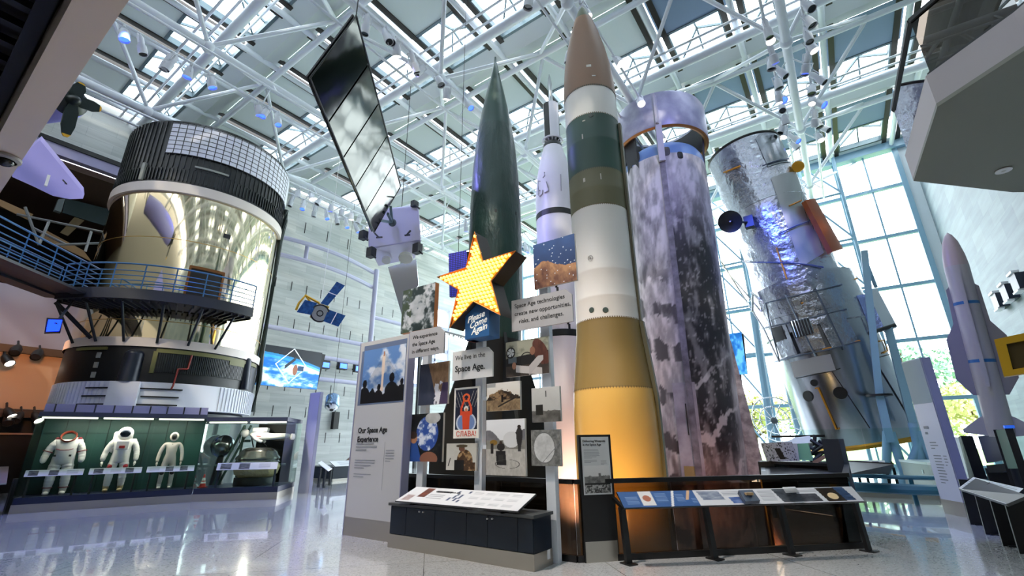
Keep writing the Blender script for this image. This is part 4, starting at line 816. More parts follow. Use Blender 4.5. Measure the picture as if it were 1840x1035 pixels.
def P_dish(u, v, a):
    n = fbm(u*7, v*7, 1, 61); c = mx('d8d8d8', 'eeeeee', v); m_ = v < .68+.13*np.sin(u*7+1)+.08*(n-.5); c = np.where(m_[:, None], mx('5f5d60', '8b898c', n), c); c = np.where((v < .62)[:, None], mx('6d6b62', '9d9a90', n), c); c = np.where((v < .46)[:, None], mx('a29d93', 'd2cec6', fbm(u*20, v*14, 1, 63)), c)
    c = put(c, np.hypot((u-.66)/.21, (v-.63)/.145) < 1, 'd9d8d6'); c = put(c, (np.abs(u-.86) < .035+.045*sm(.45, .7, v)*sm(.85, .76, v)) & (v > .42) & (v < .83), '2f2c2b'); c = put(c, (np.abs(u-.8+(v-.72)*.6) < .02) & (v > .6) & (v < .76), '2f2c2b'); c = put(c, np.hypot((u-.86)/.045, (v-.855)/.035) < 1, '2a211c')
    c = put(c, (np.hypot((u-.2)/.1, (v-.58)/.05) < 1), '8a6a2a'); c = put(c, (np.abs(u-.16) < .04) & (v > .38) & (v < .56), '2a2420'); c = put(c, np.hypot((u-.39)/.1, (v-.5)/.07) < 1, '262320'); c = put(c, np.hypot((u-.39)/.04, (v-.58)/.03) < 1, '3a2a22'); c = put(c, (u > .27+.1*(.3-v)) & (u < .52+.1*(.3-v)) & (v > .18) & (v < .43), '1d1b1a'); c = put(c, (u > .33) & (u < .45) & (v > .24) & (v < .36), '34312f')
    return put(c, (np.abs(np.hypot((u-.55)/.3, (v-.2)/.08)-1) < .04), '4c4844')
def P_ice(u, v, a):
    n = fbm(u*8, v*8, 1, 71); c = mx('a9a9a6', 'e6e6e3', n); r = np.hypot((u-.45)/.36, (v-.5)/.42); c = np.where((r > 1)[:, None], mx('4a4a47', 'a3a39e', fbm(u*12, v*12, 1, 73)), c); c = put(c, (np.abs(np.hypot((u-.45)/.36, (v-.5)/.42)-1) < .03), '6a6a67'); return put(c, np.abs(v-.2-.9*(u-.5)) < .012, '77777a')
def P_crowd(u, v, a):
    n = fbm(u*4, v*5, 1, 81); c = mx('5f86bd', 'd6dbe4', sm(.45, .7, n+.15*(1-v))); tri_ = (v < .9-1.3*np.abs(u-.52)) & (v > .25); c = np.where(tri_[:, None], c*.88+.0, c)
    c = put(c, (np.abs(u-.5) < .03+.02*(n-.5)) & (v < .86) & (v > .2), 'e3cdb9'); c = put(c, (np.abs(u-.5) < .012) & (v > .84) & (v < .93), 'b07a5a')
    hd = v < .16+.06*np.sin(u*9)+.05*np.sin(u*23+1)
    for x, y, r in ((.08, .36, .07), (.28, .2, .055), (.43, .27, .055), (.72, .42, .08), (.95, .33, .05)): hd |= np.hypot((u-x)/(r*.75), (v-y)/(r*.95*a)) < 1; hd |= (np.hypot((u-x)/(r*1.9), (v-(y-r*3.0))/(r*2.1)) < 1); hd |= (np.abs(u-x) < r*1.7) & (v < y-r*3)
    return put(c, hd, '0d0d10')
def P_war(u, v, a):
    n = fbm(u*12, v*10, 1, 91); c = mx('b5b5b3', 'd0d0ce', v); sk = v < .6+.08*(fbm(u*9, v*0, 1, 95)-.3)+.12*(np.abs(u-.6) < .05); c = np.where(sk[:, None], mx('3a3a38', '9b9b98', n), c); c = put(c, (v < .36) & (v > .3), '1c1c1c'); c = np.where((v < .3)[:, None], mx('222222', 'a8a8a5', sm(.35, .65, fbm(u*26, v*20, 1, 97))), c); return c
def P_reader(u, v, a):
    c = np.tile(hexc('d9dade'), (len(u), 1)); n = fbm(u*40, v*8, 1, 101); c = put(c, u < .31, '3a5f96'); c = put(c, (u > .08) & (u < .135) & (v > .1), 'e3e1df'); c = put(c, (np.hypot((u-.107)/.016, (v-.55)/.2) < 1), 'b06a52')
    c = put(c, np.abs((u-.21)-(v-.5)*.03) < .005, 'e9e9ea'); c = put(c, (np.abs((u-.275)-(v-.6)*.04) < .006) & (v > .4), 'd9b28a'); fp = (np.sin(v*70) > .2)
    for a0, a1, b0, b1 in ((.02, .07, .2, .7), (.145, .19, .3, .85), (.225, .26, .3, .8), (.285, .305, .2, .5)): c = put(c, (u > a0) & (u < a1) & (v > b0) & (v < b1) & fp, '7f9cc8')
    for a0, a1, b0, b1, d0, d1 in ((.33, .42, .35, .92, '55607a', 'b9bfca'), (.44, .5, .1, .5, '2f4a8a', '9fb2da'), (.65, .74, .08, .95, '232830', '6a7078'), (.73, .82, .08, .6, '2b2c33', '70747c'), (.84, .92, .06, .96, '17130f', '3a2a1c'), (.92, .965, .1, .98, '1b2c4a', '4f6c94')):
        q = (u > a0+(.5-v)*.02) & (u < a1+(.5-v)*.02) & (v > b0) & (v < b1); c = np.where(q[:, None], mx(d0, d1, n), c)
    c = put(c, np.hypot((u-.885)/.022, (v-.4)/.22) < 1, 'f0d2a2')
    for a0, a1, b0, b1 in ((.425, .5, .6, .85), (.51, .55, .3, .8), (.575, .64, .2, .85), (.755, .83, .68, .9)): c = put(c, (u > a0) & (u < a1) & (v > b0) & (v < b1) & fp, '9a9ca4')
    return c
def P_key(u, v, a):
    c = np.tile(hexc('dfdfe1'), (len(u), 1)); fp = np.sin(v*60) > .25
    q = (u > .13) & (u < .2) & (v > .35) & (v < .95); c = np.where(q[:, None], mx('3a1f1c', 'a5522e', fbm(u*30, v*9, 1, 5)), c); q = (u > .03) & (u < .1) & (v > .1) & (v < .45); c = np.where(q[:, None], mx('8a6a66', 'd8d3d3', fbm(u*30, v*9, 1, 6)), c)
    c = put(c, (u > .25) & (u < .38) & (v > .7) & (v < .82), '3a3b3f'); c = put(c, (u > .22) & (u < .36) & (v > .25) & (v < .6) & fp, 'a2a3a7')
    for x, y, w_, h in ((.43, .75, .02, .12), (.52, .78, .02, .12), (.41, .25, .018, .2), (.435, .4, .018, .2), (.46, .25, .018, .2), (.485, .42, .018, .25), (.45, .6, .015, .1), (.5, .2, .016, .16)): c = put(c, (u > x) & (u < x+w_) & (v > y) & (v < y+h), '1d3560')
    for x in (.56, .66, .76, .86):
        for y in (.15, .45, .75): c = put(c, (u > x) & (u < x+.075) & (v > y) & (v < y+.14) & (np.sin(v*120) > 0), 'aeb0b4')
    return c
def P_orbit(u, v, a):
    n = fbm(u*4, v*6, 1, 111, 6); c = mx('1464b4', 'e8f4fc', sm(.42, .75, n+.25*(.5-v))); hz = .72-.25*(u-.2)+.06*np.sin(u*3); c = np.where((v > hz)[:, None], mx('1a2028', '10151c', v), c); b = np.abs(v-hz) < .06; c = np.where(b[:, None], mx(c, hexc('2f9ee0'), .7*np.ones(len(u))), c)
    for s in (1, -1): c = put(c, np.abs(np.abs((u-.5)*a)+np.abs(v-.55)*.95-.42) < .012, 'e9f2f8')
    d = (np.abs((v-.62)-(u-.47)*1.6) < .05) & (np.abs(u-.47) < .08); c = put(c, d, '2a3038'); c = put(c, np.hypot((u-.57)/.04, (v-.45)/.14) < 1, '8a5a42'); c = put(c, (np.abs(u-.66) < .05) & (np.abs(v-.5) < .06), '24405f'); return put(c, np.hypot((u-.9)/.02, (v-.08)/.03) < 1, 'f4f8fa')
def P_grid(u, v, a): c = mx('2a2f9a', '4a44c8', v+.2*fbm(u*5, v*5, 1, 7)); return put(c, (np.sin(u*70*1.0) > .55) | (np.sin(v*150) > .55), '15164a')
def P_label(sd):
    def f(u, v, a):
        rg = random.Random(sd); c = np.tile(hexc('d8dade'), (len(u), 1)); fp = np.sin(v*42) > .1; n = fbm(u*14, v*6, 1, sd)
        for k in range(3):
            x = .05+k*.31+rg.random()*.04
            if (k+sd) % 3 == 0: c = put(c, (u > x) & (u < x+.2) & (v > .2) & (v < .85) & fp, 'a0a3a9')
            else: q = (u > x) & (u < x+.17) & (v > .1) & (v < .92); c = np.where(q[:, None], mx('1d2024', '8d9096', n*1.1), c)
        return c
    return f
# ------------------------------------------------------------------ the picture wall with the star
Y0 = 6.0
fr = thing('picture_frame_stand', 'white steel posts and crossbars carrying the hung photographs and the star', 'stand', (-4.9, Y0, 0))
for x, z in ((-6.2, 3.9), (-4.9, 3.32), (-3.58, 4.2)): M().bb((x-.075, Y0, .0), (x+.075, Y0+.1, z)).build('post', WSTEEL, fr)
M().bb((-5.08, Y0-.03, 3.32), (-4.72, Y0+.13, 3.36)).build('post_cap', WSTEEL, fr)
BRK = []
def board(label, TL, BR, y, fn=None, th=.04, words=None, size=.1, cat='photograph', name='photo_panel', col=None, cham=None, group=None, edge=None, border=0, sx=0, dz=0):
    a = aty(*TL, y); b = aty(*BR, y); x0, x1, z0, z1 = a.x, b.x, b.z, a.z
    t = thing(name, label, cat, ((x0+x1)/2, y, z0), group)
    if cham:
        k = .14*(x1-x0) if cham is True else cham; pl = [(x0, z0), (x1, z0), (x1, z1-k), (x1-k, z1), (x0, z1)]
        M().prism([(p, q) for p, q in pl], 0, th, Matrix(((1, 0, 0), (0, 0, 1), (0, 1, 0))), (0, y, 0)).build('board', col or PANELW, t)
    else: M().bb((x0, y, z0), (x1, y+th, z1)).build('board', edge or BOARD, t)
    xm, zm = (x0+x1)/2, (z0+z1)/2; xp = min((-6.2, -4.9, -3.58), key=lambda x: abs(x-xm)); zz = min(zm, {-6.2: 3.8, -4.9: 3.25, -3.58: 4.1}[xp]); M().bb((xm-.03, y+th, zz-.03), (xm+.03, Y0+.08, zz+.03)).build('bracket', WSTEEL, t); BRK.append((xm, xp, zz))
    if fn: picture('print', (x0+border, y-.003, z0+border), (x1-x0-2*border, 0, 0), (0, 0, z1-z0-2*border), fn, t, 110)
    if words:
        for i, (w_, s_, bo) in enumerate(words): text(w_, INK, t, (x0+sx, y-.003, z1-dz-size*1.32*i-s_), (1, 0, 0), (0, 0, 1), s_, 'LEFT', bold=bo, depth=.0015)
    return t
board('photograph of a white spiral storm on a thick board with orange edge', (725, 523), (779, 588), 5.9, P_hurricane, .1, edge=mat('orange_edge', 'c07a42', .5))
board('photograph of tan mountain ridges and snow left of the small white sign', (755, 656), (804, 725), 5.93, P_canyon)
board('photograph of a rust-brown nebula under a blue starry sky', (958, 441), (1037, 503), 5.93, P_nebula)
board('photograph of blue Earth seen through a round spacecraft window', (737, 745), (794, 830), 5.93, P_earth)
board('photograph of a red-haired driver at the wheel of a car', (909, 616), (987, 670), 5.93, P_drive)
pt = board('poster of an orange figure with raised arms under red lettering', (817, 698), (860, 787), 5.93, P_poster, cat='poster', name='poster', edge=WHITE)
a = aty(817, 698, 5.92); b = aty(860, 787, 5.92); text('СЛАВА!', mat('poster_red', 'd2411f', .5), pt, ((a.x+b.x)/2, 5.924, b.z+.03), (1, 0, 0), (0, 0, 1), .115, 'CENTER', bold=0)
board('sepia photograph of a wrecked building on rubble', (875, 690), (935, 736), 5.93, P_ruins)
board('pale grey photograph of a launch with a cloud of dust', (955, 698), (1008, 757), 5.93, P_launch)
board('photograph of a crouching soldier in a tan sun hat with equipment', (803, 797), (856, 846), 5.93, P_soldier)
board('grey photograph of people beside a white satellite dish in mountains', (874, 755), (945, 856), 5.93, P_dish)
board('black and white photograph of a big pale boulder, lowest at the right post', (954, 773), (1009, 838), 5.93, P_ice)
board('grey sign reading We experience the Space Age in different ways', (737, 597), (797, 634), 5.69, None, .03, [('We experience', .1, .0), ('the Space Age', .1, .0), ('in different ways.', .1, .0)], .1, 'sign', 'text_sign', mat('sign_grey', 'a9a8ab', .5), True, sx=.08, dz=.05)
board('white sign reading We live in the Space Age', (814, 633), (885, 676), 5.86, None, .03, [('We live in the', .115, .0), ('Space Age.', .15, .002)], .125, 'sign', 'text_sign', mat('sign_white', 'd9d8d6', .5), .1, sx=.06, dz=.04)
board('grey sign reading Space Age technologies create new opportunities, risks, and challenges', (919, 541), (1030, 577), 5.86, None, .03, [('Space Age technologies', .098, .0), ('create new opportunities,', .098, .0), ('   risks, and challenges.', .098, .0)], .1, 'sign', 'text_sign', MATS['sign_grey'], .1, sx=.06, dz=.04)
for xm, xp, zz in BRK:
    if abs(xm-xp) > .08: M().bb((min(xm, xp), Y0+.02, zz-.03), (max(xm, xp), Y0+.08, zz+.03)).build('crossbar', WSTEEL, fr)
# star
YS = 5.55; st = thing('marquee_star', 'glowing yellow five-pointed star sign studded with light bulbs', 'sign', (-4.9, YS, 3.3))
SP = [(853, 417), (868, 469.5), (925.5, 451), (882, 505), (899, 566), (851, 541.6), (808, 588.6), (823.5, 520.5), (785.5, 498), (837.5, 481)]
pl = [(aty(*p, YS).x, aty(*p, YS).z) for p in SP]; XZ = Matrix(((1, 0, 0), (0, 0, 1), (0, 1, 0)))
q = M(); n = 10; q.add([(x, YS, z) for x, z in pl]+[(x, YS+.35, z) for x, z in pl], [(i, (i+1) % n, n+(i+1) % n, n+i) for i in range(n)]); q.build('side_casing', mat('casing_dark', '2a2a2c', .5, .2), st)
cx, cz = sum(x for x, z in pl)/10, sum(z for x, z in pl)/10
q = M(); q.add([(x, YS+.03, z) for x, z in pl]+[(cx, YS+.03, cz)], [(i, (i+1) % n, n) for i in range(n)]); q.build('face', mat('star_face', 'e39a3c', .4), st)
q = M(); q.add([(x, YS+.34, z) for x, z in pl]+[(cx, YS+.34, cz)], [(i, (i+1) % n, n) for i in range(n)]); q.build('back', MATS['casing_dark'], st)
q = M(); q.path([(x, YS, z) for x, z in pl], .014, 6, closed=True); q.build('rim', mat('rim_amber', 'b9762e', .4, .4), st)
def inside(x, z, k=.93):
    x, z = cx+(x-cx)/k, cz+(z-cz)/k; r = False
    for i in range(n):
        (x0, z0), (x1, z1) = pl[i], pl[i-1]
        if (z0 > z) != (z1 > z) and x < (x1-x0)*(z-z0)/(z1-z0)+x0: r = not r
    return r
bl = []; s_ = .078
for i in range(-20, 21):
    for j in range(-20, 21):
        x, z = cx+i*s_*.94+(j % 2)*s_*.47+.01*i*0, cz+j*s_*.87
        if inside(x, z): bl.append((x, z))
bl.sort(key=lambda p: (p[0]-0)**2+(p[1]-1.5)**2)
BULB = mat('lit_bulb', 'ffe6a8', .3, emit=('ffb848', 4.5)); b0 = None
for x, z in bl[:100]:
    if b0 is None: b0 = M().sph((0, 0, 0), .026, 10, (1, 1.3, 1)).build('bulb', BULB, st, local=True); o = b0
    else: o = b0.copy(); COL.objects.link(o)
    o.location = V((x, YS+.005, z))-V((-4.9, YS, 3.3))
q = M()
for x, z in bl[100:]: q.sph((x, YS+.005, z), .026, 10, (1, 1.3, 1))
o = q.build('bulb', BULB, st); o['kind'] = 'stuff'
bx = thing('sign_box', 'blue box sign reading Please Come Again under the star', 'sign', (-4.9, 5.66, 3.36)); SB_ = mat('sign_blue', '2c5f94', .4)
a = aty(836, 552, 5.66); b = aty(879, 603, 5.66); M().bb((a.x, 5.66, b.z), (b.x, 5.95, a.z+.05)).build('box', SB_, bx, bevel=.01)
for i, w_ in enumerate(('Please', 'Come', 'Again')): text(w_, mat('script_white', 'e9e6e0', .4, emit=('e9e6e0', .4)), bx, (a.x+.06+.045*i, 5.655, b.z+.27-.105*i), (1, 0, .2), (-.16, 0, 1), .15, 'LEFT', shear=.4, bold=.002)
M().bb((-4.98, 5.75, 3.33), (-4.82, 5.95, b.z)).build('mount', mat('mount_red', '6a2a1c', .5), bx)
# grey-white intro panel
t = thing('intro_panel', 'tall pale grey panel headed Our Space Age Experience', 'panel', (-7.2, 5.75, 0)); x0, x1 = -7.81, -6.39
M().bb((x0, 5.75, .3), (x1, 5.9, 3.5)).build('board', mat('panel_grey', 'b9b9ba', .5), t); M().bb((x0, 5.745, 0), (x1, 5.905, .3)).build('kick_plate', STEEL, t); M().bb((x0-.02, 5.74, 0), (x0, 5.91, 3.5)).bb((x1, 5.74, 0), (x1+.02, 5.91, 3.5)).build('side_trim', mat('trim_lilac', '8d8ea8', .4), t)
a = aty(655.5, 631, 5.745); b = aty(724, 719, 5.745); picture('print', (a.x, 5.745, b.z), (b.x-a.x, 0, 0), (0, 0, a.z-b.z), P_crowd, t, 90)
q = M(); q.bb((x0+.12, 5.747, a.z), (x1-.05, 5.749, 3.42)); q.bb((x0+.06, 5.7475, b.z-.03), (x1-.05, 5.7495, a.z)); q.build('blue_print', mat('print_blue', '62708c', .5), t)
p = aty(643, 778, 5.745); text('Our Space Age', INK, t, (p.x, 5.745, p.z), (1, 0, 0), (0, 0, 1), .135, bold=.003); text('Experience', INK, t, (p.x, 5.745, p.z-.16), (1, 0, 0), (0, 0, 1), .135, bold=.003)
q = M(); p = aty(640, 799, 5.745); lines_of_print(q, (p.x, 5.746, p.z), (1, 0, 0), (0, 0, 1), .62, 3, .055, .03, 1); lines_of_print(q, (p.x, 5.746, p.z-.28), (1, 0, 0), (0, 0, 1), .58, 4, .045, .016, 2); lines_of_print(q, (p.x, 5.746, p.z-.52), (1, 0, 0), (0, 0, 1), .58, 2, .045, .016, 3); p = aty(693, 810, 5.745); lines_of_print(q, (p.x, 5.746, p.z), (1, 0, 0), (0, 0, 1), .27, 5, .045, .014, 4); q.bb((p.x-.04, 5.7455, p.z-.65), (p.x-.034, 5.7465, p.z+.15)); q.build('fine_print', GREYINK, t)
# navy cabinet with its slanted reading board
t = thing('cabinet', 'low navy cabinet with steel base under the hung photographs', 'cabinet', (-4.92, 5.7, 0)); x0, x1, ya, yb = -6.3, -3.55, 5.48, 5.94
M().bb((x0+.02, ya+.02, .19), (x1-.01, yb, .6)).build('body', NAVY, t); M().bb((x0, ya, 0), (x1, yb, .19)).build('kick_plate', STEEL, t); M().bb((x0-.02, ya-.02, .6), (x1+.02, yb+.02, .64)).build('countertop', mat('counter_grey', '4c4f50', .35), t)
xs = [x0+.02, x0+.36, x0+1.0, x0+1.64, x0+2.1, x1-.35, x1-.01]; xs = [-6.28, -5.92, -5.3, -4.68, -4.3, -3.8, -3.56]
for i in range(6):
    d = M().bb((xs[i]+.004, ya+.005, .2), (xs[i+1]-.004, ya+.022, .59)).build('door', NAVY, t)
for px, py in ((754, 919), (761, 920), (876, 932), (885, 932)): p = aty(px, py, ya); M().tube((p.x, ya+.006, p.z), (p.x, ya-.02, p.z), .011).build('knob', WHITE, t)
M().bb((-3.552, 5.8, .08), (-3.546, 5.87, .19)).build('outlet', WHITE, t)
t = thing('reading_board', 'white slanted reading board lying along the top of the navy cabinet', 'reading board', (-4.9, 5.65, .64))
BL, BR, TR, TL = atz(716, 899, .69), atz(940, 917, .69), atz(957, 887, .87), atz(735, 875, .87); ty = (TL.y+TR.y)/2
BL = V((BL.x, 5.36, .69)); BR = V((BR.x, 5.36, .69)); TL = V((BL.x+.02, 5.78, .86)); TR = V((BR.x+.02, 5.78, .86))
M().slab([BL, BR, TR, TL], .02).build('board', DARK, t); picture('print', BL+V((.01, 0, .003)), BR-BL-V((.02, 0, 0)), TL-BL, P_key, t, 70)
for x in (BL.x+.3, BR.x-.3): M().prism([(5.4, .64), (5.78, .64), (5.78, .84)], -.02, .02, Matrix(((0, 0, 1), (1, 0, 0), (0, 1, 0))), (x, 0, 0)).build('bracket', DARK, t)
p = aty(775, 879, 5.7); text('We live in the Space Age.', INK, t, BL+(BR-BL)*.24+(TL-BL)*.72+V((0, -.003, .004)), BR-BL, TL-BL, .05)
# guard rail round the pit
t = thing('pit_guardrail', 'smoked glass guard with black handrail around the rocket pit', 'guardrail', (-3.3, 6.3, 0)); KB = mat('rail_black', '121213', .4)
G = [(-7.2, 6.2), (-3.32, 6.2), (-.17, 9.18), (-.17, 12.3), (-1.9, 13.55)]
for (xa, ya_), (xb, yb_) in zip(G, G[1:]):
    A_, B_ = V((xa, ya_, 0)), V((xb, yb_, 0)); d = B_-A_; k = max(1, round(d.length/1.45)); u_ = d.normalized()
    M().bar(A_+V((0, 0, 1.0)), B_+V((0, 0, 1.0)), .09, .06).build('handrail', KB, t); M().bar(A_+V((0, 0, .04)), B_+V((0, 0, .04)), .07, .08).build('base_shoe', KB, t)
    for i in range(k):
        p, q = A_+d*(i/k)+u_*.006, A_+d*((i+1)/k)-u_*.006; M().bar(p+V((0, 0, .525)), q+V((0, 0, .525)), .018, .9, up=(0, 0, 1)).build('glass_panel', SMOKE, t)
# grey text totem in front of it
t = thing('text_totem', 'dark upright panel headed Delivering Weapons in the Space Age', 'panel', (-3.05, 6.4, 0)); A_, B_ = atz(1054, 1012), atz(1112, 1008); u_ = (B_-A_).normalized(); n_ = V((u_.y, -u_.x, 0)); Wd = (B_-A_).length
M().bar((A_+B_)/2-n_*.04, (A_+B_)/2-n_*.04+V((0, 0, 1.63)), Wd+.03, .08, up=u_.cross(V((0, 0, 1)))).build('body', KB, t)
M().slab([A_+n_*.002+V((0, 0, 0)), B_+n_*.002, B_+n_*.002+V((0, 0, .25)), A_+n_*.002+V((0, 0, .25))], .01).build('kick_plate', STEEL, t)
F0 = A_+u_*.02+n_*.003
M().slab([F0+V((0, 0, .83)), F0+u_*(Wd-.04)+V((0, 0, .83)), F0+u_*(Wd-.04)+V((0, 0, 1.6)), F0+V((0, 0, 1.6))], .008).build('text_sheet', mat('sheet_grey', 'c2c5c5', .5), t)
F0 += n_*.002; picture('print', F0+u_*.02+V((0, 0, .85)), u_*(Wd-.08), V((0, 0, .36)), P_war, t, 60)
text('Delivering Weapons', INK, t, F0+u_*.02+V((0, 0, 1.53)), u_, (0, 0, 1), .042); text('in the Space Age', INK, t, F0+u_*.02+V((0, 0, 1.48)), u_, (0, 0, 1), .042)
q = M(); lines_of_print(q, F0+u_*.03+V((0, 0, 1.42)), u_, (0, 0, 1), .24, 8, .016, .006, 5); lines_of_print(q, F0+u_*.03+V((0, 0, 1.28)), u_, (0, 0, 1), .2, 3, .016, .006, 6); lines_of_print(q, F0+u_*.28+V((0, 0, 1.27)), u_, (0, 0, 1), .1, 4, .016, .005, 7); q.build('fine_print', GREYINK, t)
# slanted reading rail in front
def reading_rail(label, BLp, BRp, TRp, TLp, zl, zh, legs, fn, res=110, leg_w=.09, lean=0):
    BL, BR, TR, TL = atz(*BLp, zl), atz(*BRp, zl), atz(*TRp, zh), atz(*TLp, zh); t = thing('reading_rail', label, 'reading rail', ((BL.x+BR.x)/2, (BL.y+BR.y)/2, 0))
    M().slab([BL, BR, TR, TL], .025).build('tray', KB, t); picture('print', BL+(TL-BL)*.03+V((0, 0, .004)), BR-BL, (TL-BL)*.94, fn, t, res)
    for px, py in legs:
        p = atz(px, py, 0); f = (p-BL).dot((BR-BL).normalized())/(BR-BL).length; f = min(.99, max(.01, f)); top = BL+(BR-BL)*f; bk = (TL-BL); bk.z = 0; bk.normalize()
        g = M(); g.bar(p, V((p.x, p.y, zl-.02))+bk*.05, leg_w, .05, up=bk); g.bar(V((p.x, p.y, zl-.04)), V((p.x, p.y, zl-.04))+bk*.3+V((0, 0, .16)), .05, .04); g.box(p+V((0, 0, .008)), (.14, .2, .016), rz=math.atan2(bk.y, bk.x)-math.pi/2); g.build('leg', KB, t)
    return t
reading_rail('long slanted reading rail with blue left end before the rocket pit', (1122, 914), (1554, 902), (1525, 874), (1108, 884), .70, .89, ((1130, 1014), (1285, 1005), (1424, 998), (1562, 991)), P_reader, 190)
t = thing('model_case', 'small dark blue case with a tan object on the reading rail', 'case', atz(1350, 900, .75)); Q = [atz(1340, 901, .765), atz(1366, 899, .765), atz(1352, 880, .88), atz(1327, 881, .88)]
M().slab(Q, .05).build('tray', mat('case_navy', '14253c', .3), t); m_ = sum(Q, V())/4; M().box(m_+V((0, 0, .02)), (.1, .05, .03), rz=.7).build('tile', mat('tile_tan', 'b79a72', .6), t)
t = thing('caption_plate', 'small white caption plate standing up from the reading rail', 'plate', atz(1425, 885, .84)); M().slab([atz(1412, 886, .83), atz(1437, 885, .83), atz(1430, 877, .9), atz(1407, 878, .9)], .02).build('plate', WHITE, t)
# ------------------------------------------------------------------ spacesuit cases
SUITW = mat('suit_white', 'dad7d6', .7, bump=(9, .25, 4, .03)); SUITG = mat('suit_grey', 'bdb4ae', .7, bump=(14, .15, 3, .02)); RED = mat('suit_red', 'a3202a', .6); GREENB = mat('case_green', '1d4a44', .5, var=(.8, '12312f', .2)); LAMPW = mat('light_bar', 'fff4e6', .4, emit=('fff1e2', 2.2))
def case(label, A_, B_, dep, h, back, nb):
    A_, B_ = V((*A_, 0)), V((*B_, 0)); d = B_-A_; L = d.length; u = d.normalized(); nf = V((u.y, -u.x, 0)); t = thing('display_case', label, 'display case', tuple((A_+B_)/2)); bk = -nf*dep
    def pr(z0, z1, ins=0.0): 
        P = [A_+u*ins-nf*ins, B_-u*ins-nf*ins, B_+bk-u*ins+nf*ins, A_+bk+u*ins+nf*ins]; q = M(); q.add([V((p.x, p.y, z0)) for p in P]+[V((p.x, p.y, z1)) for p in P], [(3, 2, 1, 0), (4, 5, 6, 7), (0, 1, 5, 4), (1, 2, 6, 5), (2, 3, 7, 6), (3, 0, 4, 7)]); return q
    pr(0, .2).build('kick_plate', STEEL, t); pr(.2, .36, .01).build('base_deck', mat('deck_navy', '1c2440', .4), t); pr(h, h+.12).build('canopy', mat('canopy_slate', '3b4054', .45), t)
    if back: M().slab([A_+bk+V((0, 0, .36)), B_+bk+V((0, 0, .36)), B_+bk+V((0, 0, h)), A_+bk+V((0, 0, h))], .04).build('back_panel', back, t)
    for i in range(nb):
        p, q = A_+u*(L*i/nb+.005), A_+u*(L*(i+1)/nb-.005)
        M().slab([p+V((0, 0, .36)), q+V((0, 0, .36)), q+V((0, 0, h)), p+V((0, 0, h))], .012).build('glass_pane', GLASS, t)
        M().bar(p+u*.06-nf*.12+V((0, 0, h-.03)), q-u*.06-nf*.12+V((0, 0, h-.03)), .12, .04).build('light_bar', LAMPW, t)
    for e in (A_, B_): M().slab([e+V((0, 0, .36)), e+bk+V((0, 0, .36)), e+bk+V((0, 0, h)), e+V((0, 0, h))], .012).build('glass_pane', GLASS, t)
    return t, A_, u, nf, L
t, CA, CU, CN, CL = case('long glass case with three upright spacesuits against green', (-17.53, 3.0), (-16.23, 6.55), .95, 2.36, GREENB, 3)
j = M()
for i in range(1, 8): j.box(CA+CU*(CL*i/8)-CN*.935+V((0, 0, 1.36)), (.012, .012, 2.0))
j.bar(CA-CN*.935+V((0, 0, 1.95)), CA+CU*CL-CN*.935+V((0, 0, 1.95)), .012, .012); j.build('panel_joint', mat('joint_dark', '0f2a2a', .6), t)
for i, sd in enumerate((1, 2, 3)):
    o_ = CA+CU*(CL*(.02+.33*i))+CN*.02+V((0, 0, .86)); lp = thing('label_rail', ('slanted label strip before the suit with an open neck ring', 'slanted label strip before the suit with red patches', 'slanted label strip before the slim grey-white suit')[i], 'label', tuple(o_))
    M().slab([o_, o_+CU*(CL*.3), o_+CU*(CL*.3)-CN*.05+V((0, 0, .15)), o_-CN*.05+V((0, 0, .15))], .015).build('board', WHITE, lp); picture('print', o_+CN*.002+V((0, 0, .003)), CU*(CL*.3), -CN*.05+V((0, 0, .145)), P_label(sd), lp, 50)
    M().bar(o_+CU*.1-CN*.06+V((0, 0, -.5)), o_+CU*.1-CN*.06+V((0, 0, .05)), .04, .04).build('bracket', DARK, lp); M().bar(o_+CU*1.0-CN*.06+V((0, 0, -.5)), o_+CU*1.0-CN*.06+V((0, 0, .05)), .04, .04).build('bracket', DARK, lp)
